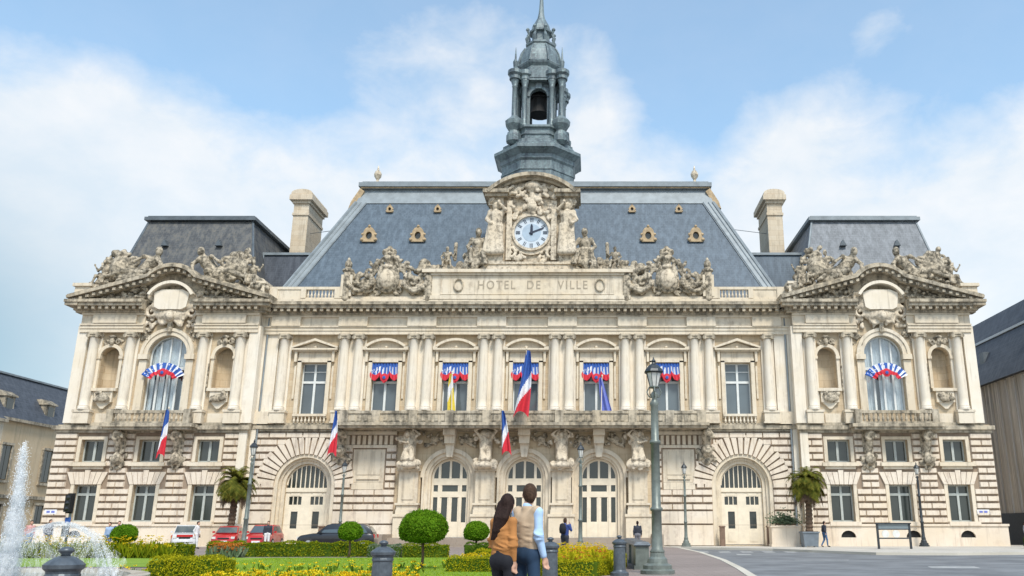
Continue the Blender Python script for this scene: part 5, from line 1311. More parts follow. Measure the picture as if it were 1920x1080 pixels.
# lawn and beds
flat('lawn', [(-24,-26.5),(-.8,-26.0),(2.6,-28),(3.7,-33),(3.7,-41),(1.2,-45.8),(-8,-46.2),(-9,-35.5),(-24,-35.0)], .02, M['lawn'])
flat('flower_bed_soil', [(3.9,-40.9),(5.1,-40.5),(5.8,-38.6),(5.95,-35.2),(5.7,-31.9),(4.4,-31)], .05, M['soil'])
def blades(name, label, cat, n, region, m, h, seed, wd=.012, kind='stuff'):
    rn = random.Random(seed); v = []; f = []
    for _ in range(n):
        x, y = region(rn); a = rn.uniform(0,6.3); hh = h*rn.uniform(.5,1.3); dx, dy = math.cos(a)*wd, math.sin(a)*wd; lx, ly = rn.gauss(0,hh*.25), rn.gauss(0,hh*.25); o = len(v)
        v += [(x-dx,y-dy,.02),(x+dx,y+dy,.02),(x+lx,y+ly,hh)]; f.append((o,o+1,o+2))
    o = leafobj(name, v, f, M[m]); tag(o, label, cat, None, kind); return o
def inrect(x0,x1,y0,y1): return lambda rn: (rn.uniform(x0,x1), rn.uniform(y0,y1))
blades('grass', 'short mown lawn grass around the flower borders', 'grass', 42000, lambda rn: (rn.uniform(-9,3.4), -45.5+19*rn.random()**1.5), 'grass', .055, 21, .012)
def flowers(name, label, n, region, m, h, seed, r=.03, stem='leaf_green'):
    rn = random.Random(seed); v = []; f = []; sv = []; sf_ = []
    for _ in range(n):
        x, y = region(rn); hh = h*rn.uniform(.5,1.25); o = len(v); q = r*rn.uniform(.7,1.5)
        for i in range(5):
            a = i*1.2566+rn.random(); o = len(v); v += [(x,y,hh),(x+q*math.cos(a-.5),y+q*math.sin(a-.5),hh+q*.35),(x+q*1.15*math.cos(a),y+q*1.15*math.sin(a),hh+q*.9),(x+q*math.cos(a+.5),y+q*math.sin(a+.5),hh+q*.35)]; f.append((o,o+1,o+2,o+3))
        for i in range(4):
            a = rn.uniform(0,6.3); L = hh*.6; o = len(sv); sv += [(x-.01,y,0.02),(x+.01,y,.02),(x+L*.5*math.cos(a)+.02,y+L*.5*math.sin(a),hh*rn.uniform(.5,.95)),(x+L*.5*math.cos(a)-.02,y+L*.5*math.sin(a),hh*rn.uniform(.5,.95))]; sf_.append((o,o+1,o+2,o+3))
    r_ = empty('flower_bed', label, 'flower bed', (0,0,0)); a = leafobj('petals', v, f, M[m], r_); b = leafobj('stems', sv, sf_, M[stem], r_); a['kind'] = b['kind'] = 'stuff'
    return r_
flowers('flower_bed', 'yellow flowers scattered over the lawn before the back hedge', 150, lambda rn: (-8.5+9*rn.random(), -43.5+7*rn.random()), 'petal', .22, 31, .05)
flowers('flower_bed', 'band of yellow and orange flowers along the front of the lawn', 330, lambda rn: (rn.uniform(-3.6,1.3), rn.gauss(-45.4,.35)), 'petal', .26, 32, .045, 'leaf_hedge')
flowers('flower_bed', 'orange and red flowers inside the curved hedge right of the couple', 420, lambda rn: (lambda t: (4.0+1.7*rn.random(), -40.3+9*t))(rn.random()), 'petal_o', .5, 33, .035, 'leaf_hedge')
flowers('flower_bed', 'mixed yellow plants filling the curved hedge bed', 600, lambda rn: (4.0+1.75*rn.random(), -40.3+9*rn.random()), 'petal', .62, 34, .03, 'leaf_gold')
flowers('flower_bed', 'mixed pale plants between the two golden hedges left of the couple', 500, lambda rn: (rn.uniform(.9,3.6), rn.uniform(-38,-34.5)), 'petal', .38, 35, .035, 'leaf_grey')
flowers('flower_bed', 'tall yellow grasses and flowers behind the fountain', 500, lambda rn: (rn.uniform(-22,-13.4), rn.uniform(-27,-26)), 'petal', .75, 36, .05, 'leaf_hedge')
flowers('flower_bed', 'red and dark leaved plants before the back hedge', 260, lambda rn: (rn.uniform(-11.9,-10.6), rn.uniform(-26.3,-25.3)), 'petal_o', .5, 37, .045, 'leaf_grey')
tag(leafobj('green_bush', *leafcloud((lambda rn: (lambda: (lambda a,z: ((1.6*math.cos(a)*math.sqrt(1-z*z),1.6*math.sin(a)*math.sqrt(1-z*z),2+2*z),(math.cos(a),math.sin(a),z)))(rn.uniform(0,6.28),rn.uniform(-1,1))))(random.Random(8)), 9000, .09, random.Random(9), .1), M['leaf_ball'], None, (-33.2,-18,0)), 'green bush at the left edge behind the fountain plume', 'bush')
# ================================================================== palms in planters
def palm(label, loc, th, seed, cr=1.75):
    rn = random.Random(seed); r = empty('palm_tree', label, 'palm tree', loc, 0, 'palms in planters')
    mb = MB(); n = 26; pts = []; rd = []
    for i in range(n+1):
        t = i/n; pts.append((.10*math.sin(t*2.2),0,.7+t*(th-.7))); rd.append((.25-.05*t)*(1.18 if i%2 else .95)+(.10 if t > .86 else 0))
    mb.tube(pts, rd, 10); mb.build('trunk', M['bark'], r, False)
    top = Vector(pts[-1]); v = []; f = []; dv = []; df = []
    for k in range(120):
        a = rn.uniform(0,2*PI); e = rn.uniform(-.75,1.45); L = cr*rn.uniform(.75,1.1); V, F = (dv,df) if e < -.25 and rn.random() < .7 else (v,f)
        pr = top+Vector((0,0,.1)); d = Vector((math.cos(a)*math.cos(e),math.sin(a)*math.cos(e),math.sin(e))); side = Vector((-math.sin(a),math.cos(a),0))
        for i in range(14):
            q = pr+d*(L/14); d = (d+Vector((0,0,-.11-.02*i))).normalized(); ll = .5*math.sin(PI*min(1,(i+2)/15))*rn.uniform(.8,1.1)*cr/1.75
            o = len(V); V += [pr+side*.012, q+side*.012, q-side*.012, pr-side*.012]; F.append((o,o+1,o+2,o+3))
            for s in (-1,1):
                for h_ in (0,.5):
                    b = pr.lerp(q,h_); tip = b+side*s*ll*.75+d*ll*.6+Vector((0,0,-.18*ll)); o = len(V); V += [b, b+d*.075, tip]; F.append((o,o+1,o+2))
            pr = q
    leafobj('crown', v, f, M['leaf_palm'], r); leafobj('dry_fronds', dv, df, M['bark'], r); return r
palm('palm tree with golden green crown at the left, by the street lamp', (-20.2,-4.2,0), 4.2, 5, 2.0)
palm('palm tree in a grey planter just right of the right carriage door', (20.6,-3.6,0), 4.3, 6, 2.1)
def planter(label, loc, m):
    r = empty('planter', label, 'planter', loc, 0, 'square planters'); mb = MB(); mb.frust((-.48,.48,-.48,.48),.06,(-.55,.55,-.55,.55),.95); mb.box(-.6,.6,-.6,.6,.95,1.05); mb.build('box', m, r)
    mb = MB(); mb.box(-.5,.5,-.5,.5,1.05,1.07); mb.build('soil', M['soil'], r); mb = MB()
    for a in (-1,1):
        for b in (-1,1): mb.box(a*.42-.06,a*.42+.06,b*.42-.06,b*.42+.06,0,.06)
    mb.build('feet', m, r)
planter('square planter holding the left palm', (-20.2,-4.2,0), M['brown_wood']); planter('square blue grey planter holding the right palm', (20.6,-3.6,0), simple('blue grey planter',(.16,.19,.22),.6))
rn = random.Random(4); v, f = leafcloud(lambda: ((rn.gauss(0,.45),rn.gauss(0,.3),1.6+abs(rn.gauss(0,.3))),(0,0,1)), 900, .11, rn, .05)
gb = empty('leafy_plant', 'small leafy plant on a pale stone block left of the right palm', 'plant', (19.3,-1.9,0)); leafobj('leaves', v, f, M['leaf_grey'], gb); mb = MB(); mb.tube([(0,0,1.35),(0,0,1.8)],.04,6); mb.build('stem', M['bark'], gb)
st = MB(); st.box(-1.0,1.0,-.5,.5,0,1.35); st.box(-1.08,1.08,-.56,.56,1.35,1.45); st.box(-1.06,1.06,-.54,.54,-.01,.18); tag(st.build('stone_block', M['plinth'], None, False, (19.2,-1.9,0)), 'pale stone block beside the right carriage door', 'stone block')
# ================================================================== fountain
m, t = mat('spray'); oc = t.n('ShaderNodeTexCoord').outputs['Object']; mp = t.n('ShaderNodeMapping', _Vector=oc); mp.inputs['Scale'].default_value = (9,9,2.2)
n1 = t.noise(mp.outputs[0],1.6,6,.7); d = t.n('ShaderNodeBsdfDiffuse'); t.set(d.inputs[0],(.86,.88,.9)); tl = t.n('ShaderNodeBsdfTranslucent'); t.set(tl.inputs[0],(.86,.88,.9)); tp = t.n('ShaderNodeBsdfTransparent')
dd = t.n('ShaderNodeMixShader', _0=.45, _1=d.outputs[0], _2=tl.outputs[0])
t.n('ShaderNodeOutputMaterial', _Surface=t.n('ShaderNodeMixShader', _0=t.m('MULTIPLY',t.m('SUBTRACT',n1,.36),1.9,clamp=True), _1=tp.outputs[0], _2=dd.outputs[0]).outputs[0]); M['spray'] = m
m, t = mat('thin spray'); oc = t.n('ShaderNodeTexCoord').outputs['Object']; mp = t.n('ShaderNodeMapping', _Vector=oc); mp.inputs['Scale'].default_value = (7,7,1.3)
n1 = t.noise(mp.outputs[0],1.5,6,.7); d = t.n('ShaderNodeBsdfDiffuse'); t.set(d.inputs[0],(.86,.88,.9)); tp = t.n('ShaderNodeBsdfTransparent')
t.n('ShaderNodeOutputMaterial', _Surface=t.n('ShaderNodeMixShader', _0=t.m('MULTIPLY',t.m('SUBTRACT',n1,.46),1.6,clamp=True), _1=tp.outputs[0], _2=d.outputs[0]).outputs[0]); M['thin_spray'] = m
M['drop'] = simple('water drops', (.85,.88,.9), .2, 0, .03)
fo = empty('fountain', 'round stone fountain basin with tall white water jet and arching spray at the lower left', 'fountain', (-9.3,-47.5,0))
FR = 4.75
mb = MB(); mb.lathe(0,0,[(FR+.25,0),(FR+.25,.06),(FR+.1,.09),(FR+.1,.2),(FR+.2,.23),(FR+.2,.3),(FR-.2,.3),(FR-.2,.05)],72,0,False); mb.build('basin', M['basin'], fo)
mb = MB(); mb.lathe(0,0,[(FR-.19,.2),(.01,.2)],48,0,False)
m, t = mat('fountain water'); oc = t.n('ShaderNodeTexCoord').outputs['Object']; principled(t,(.10,.15,.15),.08,0.,t.noise(oc,5,4,.6),.4,.05); mb.build('water', m, fo)
def droplets(n, fn, rn, s):
    v = []; f = []
    for _ in range(n):
        x,y,z = fn(rn); q = s*rn.uniform(.4,1.5); o = len(v); v += [(x-q,y,z),(x,y-q,z-q),(x+q,y,z),(x,y+q,z+q*.8),(x,y,z+q*1.9),(x,y,z-q*1.3)]
        f += [(o,o+1,o+4),(o+1,o+2,o+4),(o+2,o+3,o+4),(o+3,o,o+4),(o+1,o,o+5),(o+2,o+1,o+5),(o+3,o+2,o+5),(o,o+3,o+5)]
    return v, f
JX, JY, JH = 2.5, 0., 2.85
def jetx(z): return JX+.0*z+.06*math.sin(z*1.3)
jt = MB(); rn = random.Random(6)
for q in range(6):
    pts = []; rd = []
    for i in range(34):
        t_ = i/33; z = .15+t_*JH*(1-.04*q); pts.append((jetx(z)+.03*math.sin(i*1.3+q*2),JY+.04*math.cos(i*1.7+q),z)); rd.append(max(.012,(.30-.14*t_)*(1-t_)**.5*(1-.14*q)*(1+.10*math.sin(i*2.3+q*1.7)+.07*math.sin(i*5.1+q))))
    jt.tube(pts, rd, 14)
jo = jt.build('water_jet', M['spray'], fo, True)
v, f = droplets(9000, lambda r: (lambda t_: (jetx(.15+t_*JH)+r.gauss(0,.02+.10*(1-t_)**.5), JY+r.gauss(0,.02+.10*(1-t_)**.5), .15+t_*JH*r.uniform(.97,1.04)))(r.random()**1.1), random.Random(7), .0045)
meshobj('water_drops', v, f, M['drop'], jo, False)
def az_(t_, hh): u_ = t_*.80+.14; return .2+hh*(4*u_*(1-u_))**.8
AX0, AX1, AY = 1.6, 4.25, 1.2
ar = MB()       # curved jets falling to the right
for q,(x1,hh) in enumerate(((0,1.2),(-.25,1.16),(-.5,1.22))):
    pts = []; rd = []
    for i in range(26):
        t_ = i/25; pts.append((AX0+(AX1+x1-AX0)*t_,AY+.18*q+.015*math.sin(i),max(.2,az_(t_,hh)-max(0,t_-.8)*2.6))); rd.append(.012+.035*t_)
    ar.tube(pts, rd, 8)
ao = ar.build('spray_arc', M['spray'], fo, True)
v, f = droplets(5000, lambda r: (lambda t_: (AX0+(AX1-AX0)*t_+r.gauss(0,.04), AY+.15+r.gauss(0,.12), max(.2,.2+(az_(t_,1.2)-.2)*r.random()**.35-max(0,t_-.8)*2.6)))(r.random()), random.Random(8), .0045)
meshobj('water_drops', v, f, M['drop'], ao, False)
sh = MB(); n = 40
for q in range(2):
    vs = []; fs = []
    for i in range(n+1):
        t_ = i/n; x = AX0-.6+(AX1-AX0+.5)*t_; z1 = az_(t_,1.12); yy = AY+.1+.25*q+.1*math.sin(i*.7)
        vs += [(x,yy-.15,.2),(x+.02,yy,.2+(z1-.2)*.6),(x,yy+.1,z1)]
    for i in range(n): fs += [(3*i,3*i+3,3*i+4,3*i+1),(3*i+1,3*i+4,3*i+5,3*i+2)]
    sh.add(vs, fs)
sh.build('spray_sheet', M['thin_spray'], fo, True)
sk = MB()
for q in range(5):
    pts = []; rd = []
    for i in range(16): t_ = i/15; pts.append((JX-.1-(.2+.2*q)*t_*2,JY-.2+.12*q,.15+(1.5-.2*q)*(4*t_*(1-t_))**.8*.8)); rd.append(.08*(1-.4*t_)+.03)
    sk.tube(pts, rd, 8)
sk.build('side_jets', M['spray'], fo, True)
# ================================================================== flags and bunting
def flag(name_label, base, tip, w_, L, cols, seed, horizontal=False, drop=.0, red_low=True):
    """pole leaning out from the stone, limp cloth hanging from its upper end"""
    rn = random.Random(seed); r = empty('flag', name_label, 'flag', base, 0, 'flags on the facade'); B = Vector((0,0,0)); T = Vector(tip)-Vector(base)
    mb = MB(); mb.tube([B,T],[.035,.025],6); mb.sphere(tuple(T),.06,6,5,(1,1,1.6)); mb.build('flagpole', M['door_cream'], r)
    nu, nv = 26, 34; vs = []; ph = rn.uniform(0,6)
    hoist = T-(T-B).normalized()*.15; P0 = hoist; P1 = hoist-(T-B).normalized()*min(1.6,w_*1.4)
    for j in range(nv+1):
        v_ = j/nv
        for i in range(nu+1):
            u_ = i/nu; top = P0.lerp(P1, u_*.0)
            sq = .25+.75*v_**.7; fold = math.sin(u_*3*PI+ph+1.5*v_)*.10*w_*(.4+v_)
            x = P0.x+(u_-.5)*w_*sq*.62+.10*w_*math.sin(2.2*v_+ph)+drop*v_*L; y = P0.y+fold+.05*math.sin(5*v_+u_*9+ph)-.05; z = P0.z-v_*L*(1-.10*math.sin(PI*u_))
            vs.append((x,y,z))
    mb = MB(); n = nu+1
    for j in range(nv):
        for i in range(nu):
            s_ = (j/nv*.72+(i/nu)*.28) if not horizontal else i/nu
            k = min(len(cols)-1, int(s_*len(cols))); mb.f.append((j*n+i,j*n+i+1,(j+1)*n+i+1,(j+1)*n+i)); mb.m.append(k)
    mb.v = vs; mb.build('cloth', [M[c] for c in cols], r, True); return r
TRI = ['f_blue','f_blue','f_white','f_red','f_red']
flag('large French tricolour hanging before the middle first-floor window, biggest flag', (.05,-1.9,9.2), (.25,-2.9,14.4), 1.9, 5.1, ['f_blue','f_blue','f_blue','f_white','f_red','f_red'], 1, drop=-.07)
flag('French tricolour hanging in front of the left wing window row', (-26.6,-2.2,8.1), (-26.3,-2.9,9.9), 1.15, 3.6, TRI, 2, drop=-.07)
flag('French tricolour at the left end of the central balcony', (-14.1,-2.0,8.4), (-14.0,-2.7,9.85), 1.15, 3.4, TRI, 3, drop=.03)
flag('French tricolour above the central doorway, left of the large flag', (-1.6,-2.1,8.4), (-1.55,-2.8,9.85), 1.15, 3.3, TRI, 4, drop=.17)
flag('limp yellow flag in the third first-floor window', (-5.4,-1.75,9.4), (-5.6,-1.3,12.9), 1.0, 3.1, ['f_yellow','f_white','f_yellow','f_yellow'], 5, drop=.05)
flag('blue and violet flag in the fifth first-floor window', (5.9,-1.75,9.4), (6.0,-1.3,12.6), 1.3, 2.9, ['f_eu','f_eu'], 6, drop=.12)
BG = 'tricolour bunting swags over the windows'
def bunting(label, loc, kind):
    r = empty('bunting', label, 'bunting', loc, 0, BG); mb = MB(); n = 72; rows = 9; vs = []
    W = 1.15
    for j in range(rows+1):
        q = j/rows
        for i in range(n+1):
            u_ = i/n*2-1; pl = .045*math.sin(i*PI*.5*.5)
            if kind == 'flat':
                sc_ = abs(math.sin(i/n*3*PI)) ; z1 = -.85-.62*sc_**.6*(1.15 if abs(u_) < .34 else .85); z = q*z1 if q > 0 else 0; x = u_*W*(.9+.12*q)
            else:
                a = PI*.5-u_*1.12; r0 = 1.85-.85*q; x = r0*math.cos(a); z = r0*math.sin(a)*.92-1.95-.12*abs(math.sin(i/n*5*PI))*q
            vs.append((x,-.12-pl-.10*q,z))
    m_ = n+1; rr_ = random.Random(3); stp = []
    while len(stp) < n: stp += [len(stp)//4%2]*rr_.choice((3,4,5))
    for j in range(rows):
        for i in range(n):
            q = j/rows; st = stp[i] if rr_.random() > .06 else 1-stp[i]
            if q < .56: c = 0 if st == 0 else 1
            else: c = 2
            if kind == 'flat' and q < .12: c = 0
            mb.f.append((j*m_+i,(j+1)*m_+i,(j+1)*m_+i+1,j*m_+i+1)); mb.m.append(c)
    mb.v = vs; mb.build('swag', [M['f_blue'],M['f_white'],M['f_red']], r, True)
    ro = MB(); ro.cur = 2; zc = -1.15 if kind == 'flat' else -1.05
    ro.lathe(0,0,[(.02,.0),(.30,.0),(.33,.05),(.02,.10)],14); ro.cur = 0; ro.lathe(0,0,[(.02,.10),(.12,.10),(.13,.13),(.02,.15)],12)
    ro.xform(Matrix.Translation((0,-.2,zc)) @ Matrix.Rotation(R(90),4,'X')); ro.build('rosette', [M['f_blue'],M['f_white'],M['f_red']], r); return r
names = {-11.1:'second first-floor window from the left end of the centre',-5.55:'window with the yellow flag',0:'middle window behind the large flag',5.55:'window with the blue flag',11.1:'window beside the lantern of the big street lamp'}
b0 = None
for x in BAY[1:-1]:
    lab = 'tricolour bunting in the '+names[x]
    if b0 is None: b0 = bunting(lab, (x,.06,13.8), 'flat')
    else: copy_tree(b0, (x,.06,13.8), 0, lab)
b1 = bunting('arched tricolour bunting across the tall window of the left wing', (-WU,WY-.25,13.9), 'arch')
copy_tree(b1, (WU,WY-.25,13.9), 0, 'arched tricolour bunting across the tall window of the right wing')
# ================================================================== cars
def car(label, loc, rz, paint, L=4.1, W=1.75, H=1.48, van=False):
    r = empty('parked_car', label, 'car', loc, rz, 'cars parked before the town hall'); hl = L/2
    prof = [(-hl,.45),(-hl+.02,.72),(-hl+.12,.86),(-hl+1.0,.98),(-.15*L+.05,1.0)]     # bonnet
    xs = [-hl,-hl+.06,-hl+.25,-hl+.95,-.1*L,.15*L,hl-.5,hl-.12,hl-.02,hl]; top = [.55,.74,.84,.96,.99,.99,.98,.96,.86,.6]; wd = [.80,.9,.96,1,1,1,1,.97,.92,.84]
    mb = MB(); sec = []
    for x,z,q in zip(xs,top,wd):
        w_ = W/2*q; s_ = [(x,-w_*.92,.22),(x,-w_,.38),(x,-w_,z*.74),(x,-w_*.95,z-.05),(x,-w_*.82,z),(x,w_*.82,z),(x,w_*.95,z-.05),(x,w_,z*.74),(x,w_,.38),(x,w_*.92,.22)]; sec.append(s_)
    n = 10; vs = [p for s_ in sec for p in s_]; fs = []
    for k in range(len(sec)-1):
        for i in range(n): j = (i+1)%n; fs.append((k*n+i,k*n+j,(k+1)*n+j,(k+1)*n+i))
    fs += [tuple(range(n-1,-1,-1)), tuple(range((len(sec)-1)*n, len(sec)*n))]; mb.add(vs, fs)
    st = -.2*L if not van else -.3*L; cb = [(st-.25,.97,.86),(st+.42,H-.06,.72),(st+.7,H,.70),(hl-.75,H-.02,.70),(hl-.38,H-.2,.74),(hl-.12,.95,.86)]
    def shell(cb, k, dz=0):
        o = MB(); s2 = []
        for x,z,q in cb: w_ = W/2*q*k; s2.append((x,w_,z+dz))
        v = [(x,-w_,z) for x,w_,z in s2]+[(x,w_,z) for x,w_,z in s2]; m_ = len(s2); f = [tuple(range(m_)), tuple(range(2*m_-1,m_-1,-1))]+[(i+1,i,i+m_,i+1+m_) for i in range(m_-1)]+[(0,m_-1,2*m_-1,m_)]
        o.add(v, f); return o
    s_ = shell(cb,1.0); mb.add(s_.v, s_.f); b_ = mb.build('body', paint, r, True)
    bv = b_.modifiers.new('bevel','BEVEL'); bv.width = .03; bv.segments = 2; bv.limit_method = 'ANGLE'; bv.angle_limit = .5
    for sgn in (-1,1):
        g = MB(); y = lambda z: sgn*(W/2*(.86-(z-.95)*.30)+.012)
        for x0,x1,x2,x3 in ((st+.02,st+.50,.08,.08),(.16,.16,hl-.80,hl-.45)):
            zb, zt = 1.0, H-.10; q = [(x0,y(zb),zb),(x3,y(zb),zb),(x2,y(zt),zt),(x1,y(zt),zt)]
            o = len(g.v); g.v += q; g.f.append((o,o+1,o+2,o+3) if sgn<0 else (o+3,o+2,o+1,o)); g.m.append(0)
        g.build('side_window', M['carglass'], r)
    for nm,(a,b) in (('windscreen',((st-.20,1.0),(st+.40,H-.08))),('rear_window',((hl-.16,1.02),(hl-.40,H-.22)))):
        g = MB(); sg = -1 if nm == 'windscreen' else 1; q = [(a[0]+sg*.03,-W*.40,a[1]),(a[0]+sg*.03,W*.40,a[1]),(b[0]+sg*.03,W*.345,b[1]),(b[0]+sg*.03,-W*.345,b[1])]; g.v = q; g.f = [(0,1,2,3) if sg>0 else (3,2,1,0)]; g.m=[0]; g.build(nm, M['carglass'], r)
    for x in (-hl+.78,hl-.75):
        for sgn in (-1,1):
            t_ = MB(); t_.lathe(0,0,[(.2,-.11),(.31,-.11),(.335,-.08),(.335,.08),(.31,.11),(.2,.11)],18); t_.xform(Matrix.Translation((x,sgn*(W/2-.10),.335)) @ Matrix.Rotation(R(90),4,'X')); w_ = t_.build('wheel', M['rubber'], r, True)
            t_ = MB(); t_.lathe(0,0,[(.02,-.115),(.21,-.115),(.21,.115),(.02,.115)],10); t_.xform(Matrix.Translation((x,sgn*(W/2-.10),.335)) @ Matrix.Rotation(R(90),4,'X')); t_.build('rim', M['chrome'], w_)
    for sgn in (-1,1):
        g = MB(); g.box(-hl-.01,-hl+.2,sgn*W*.29,sgn*W*.43,.62,.76); g.build('headlight', M['lampglass'], r)
        g = MB(); g.box(hl-.12,hl+.015,sgn*W*.30,sgn*W*.44,.68,.90); g.build('tail_light', M['taillamp'], r)
        g = MB(); g.box(st-.05,st+.1,sgn*W*.47,sgn*W*.56,.98,1.1); g.build('mirror', paint, r)
    g = MB(); g.box(-hl-.02,-hl+.1,-.26,.26,.40,.51); g.build('number_plate', M['f_white'], r)
    g = MB(); g.box(-hl+.0,-hl+.1,-.55,.55,.34,.38); g.box(-hl-.005,-hl+.1,-.35,.35,.60,.70); g.build('grille', M['rubber'], r); return r
car('small red hatchback parked left of the street lamp', (-18.8,-7.6,0), R(102), M['red'], 3.6, 1.6, 1.42)
car('bright red car parked right of the street lamp with a man beside it', (-16.3,-8.0,0), R(96), M['red'], 3.9, 1.7, 1.5)
car('long black estate car parked before the left carriage door', (-11.3,-8.5,0), R(4), M['carblack'], 4.9, 1.8, 1.56)
car('small white car with red stripe parked behind the left round bush', (-22.9,-5.0,0), R(114), M['carwhite'], 3.7, 1.65, 1.5)
vb = [o for o in sc.objects if o.get('label','').startswith('small white car')][0]
g = MB(); g.box(-1.5,-.9,-.845,.845,.62,.82); g.box(-1.875,-1.8,-.5,.5,.72,.86); g.build('red_stripe', M['taillamp'], vb)
# ================================================================== people
def person(label, loc, rz, H, J, top, bottom, hair, style='short', h=.03, sleeves=None, vestonly=False, face=0., group=None, shoes='black_cloth', b=1., fem=False, hipk=1.):
    r = empty('person', label, 'person', loc, rz, group); s = H/1.75; g = J.get; V3 = Vector; hd = V3(J['head']); fx, fy = math.sin(face), -math.cos(face); F = V3((fx,fy,0)); S = V3((-fy,fx,0))
    sw = .9 if fem else 1.
    A = lambda v: tuple(v)
    p = [ell(A(hd),(.074,.088,.112)), ell(A(hd+F*.03+V3((0,0,-.055))),(.055,.062,.065)), cap(J['neck'],A(hd+V3((0,0,-.06))),.052*sw,.05*sw), ell(A(hd+F*.098+V3((0,0,-.01))),(.014,.016,.024)), ell(A(hd+F*.088+V3((0,0,-.062))),(.022,.012,.012)),
         ell(A(hd+F*.076+V3((0,0,.03))),(.05,.03,.015)), ell(A(hd+F*.07+V3((0,0,-.1))),(.026,.024,.02))]
    for q in (-1,1): p.append(ell(A(hd+S*q*.078+V3((0,0,-.01))),(.014,.02,.03)))
    p += [cap(J['pelvis'],J['chest'],.115*b,.135*b*sw), cap(J['chest'],J['neck'],.10*b,.052)]
    for k in 'LR':
        q = -1 if k == 'L' else 1
        p += [cap(J['chest'],J['sh'+k],.09*b,.055*sw), cap(J['sh'+k],J['el'+k],.05*sw,.04*sw), cap(J['el'+k],J['wr'+k],.04*sw,.026*sw), cap(J['pelvis'],J['hi'+k],.09,.08), cap(J['hi'+k],J['kn'+k],.072,.05), cap(J['kn'+k],J['an'+k],.055,.036), cap(J['an'+k],J['to'+k],.04,.03)]
        wr = V3(J['wr'+k]); ha = V3(J['ha'+k]); d = (ha-wr).normalized(); sd_ = V3((0,1,0)) if abs(d.y) < .8 else V3((1,0,0)); sd_ = (sd_-d*sd_.dot(d)).normalized(); nn = d.cross(sd_)*q
        pm = wr+d*.05; p += [cap(A(wr),A(pm+d*.02),.025,.03)]
        if h < .02:
            p += [cap(A(pm-sd_*.022),A(pm+sd_*.022+d*.02),.017)]
            for i,ln in enumerate((.062,.074,.07,.054)):
                bs = pm+d*.035+sd_*(-.033+.022*i); m1 = bs+d*ln*.55+nn*.008; m2 = m1+d*ln*.38+nn*.028; p += [cap(A(bs),A(m1),.0095),cap(A(m1),A(m2),.009,.0075)]
            th = wr+d*.02-sd_*.03; p += [cap(A(th),A(th-sd_*.018+d*.035),.012,.011),cap(A(th-sd_*.018+d*.035),A(th-sd_*.012+d*.07+nn*.012),.0105,.008)]
        else: p += [ell(A(ha),(.03,.03,.05))]
    p = xf(p, s); v, f = blend(p, h*.8 if h > .02 else h, .022); body = meshobj('body', v, f, M['skin'], r)
    ck = .03 if h < .02 else .04; e = .014
    def clothes(name, pr, m, k=ck): v, f = blend(xf(pr, s), h, k); return meshobj(name, v, f, M[m], r)
    ch = V3(J['chest']); pv = V3(J['pelvis']); nk = V3(J['neck'])
    tors = [cap(A(pv+V3((0,0,.05))),A(ch),(.125 if not fem else .115)*b,(.14 if not fem else .12)*b), cap(A(ch),A(nk-V3((0,0,.03))),.115*b,.062)]
    for q in (-1,1): tors += [cap(A(pv+V3((q*(.075 if fem else .085),0,.03))),A(ch+V3((q*(.06 if fem else .10),0,.03))),(.108 if fem else .10)*b,(.095 if fem else .105)*b)]
    arms = []
    for k in 'LR':
        arms += [cap(J['chest'],J['sh'+k],.09*b,.060*sw), cap(J['sh'+k],J['el'+k],.060*sw,.050*sw), cap(J['el'+k],A(V3(J['wr'+k]).lerp(V3(J['el'+k]),.06)),.054*sw,.040*sw)]
    rn = random.Random(int(H*1000)+len(label))
    folds = []
    if h < .02:
        for k in 'LR':
            e1 = V3(J['el'+k])
            for i in range(5): folds.append(ell(A(e1+V3((rn.uniform(-.02,.02),rn.uniform(-.03,.03),rn.uniform(-.07,.07)))),(.047*sw,.047*sw,.010),rn.uniform(-.4,.4)))
        for i in range(7): z = pv.z+.05+i*.045; folds.append(ell((rn.uniform(-.04,.04)+pv.x,rn.uniform(.0,.04)+pv.y,z),(.135*b,.10*b,.010),rn.uniform(-.35,.35)))
    if vestonly:
        tv = [cap(A(ch),A(V3(J['sh'+k]).lerp(nk,.12)),.115*b,.072) for k in 'LR']
        clothes('waistcoat', [(q[0],q[1],q[2],q[3]+.008,q[4]+.008) if q[0]=='c' else q for q in tors]+tv+[x for x in folds if x[2][0] > .08], top)
        clothes('shirt', arms+[cap(A(nk-V3((0,0,.06))),A(nk-V3((0,0,.0))),.066,.060)]+[x for x in folds if x[2][0] < .08], sleeves)
    else: clothes('jacket', tors+arms+folds+[cap(A(nk-V3((0,0,.05))),A(nk+V3((0,0,.0))),.07,.064)], top)
    legs = [cap(A(pv+V3((0,0,.04))),J['hiL'],.12*b,.112*b*hipk), cap(A(pv+V3((0,0,.04))),J['hiR'],.12*b,.112*b*hipk), ell((pv.x,.03,.93),(.13,.10,.12))]
    for k in 'LR':
        hi_ = V3(J['hi'+k]); legs += [cap(A(hi_),J['kn'+k],.104*b*hipk,.066), cap(J['kn'+k],A(V3(J['an'+k])+V3((0,0,.03))),.066,.05)]
        legs += [ell(A(hi_+V3((0,.04,-.02))),(.085*b*hipk,.07,.10))]
    clothes('trousers', legs, bottom, .03)
    clothes('shoes', [cap(J['an'+k],A(V3(J['to'+k])),.047,.04) for k in 'LR'], shoes, .02)
    hh = [ell(A(hd-F*.020+V3((0,0,.022))),(.084,.095,.113)), ell(A(hd-F*.045+V3((0,0,-.03))),(.074,.062,.085)), ell(A(hd+F*.02+V3((.01,0,.085))),(.06,.06,.045))]
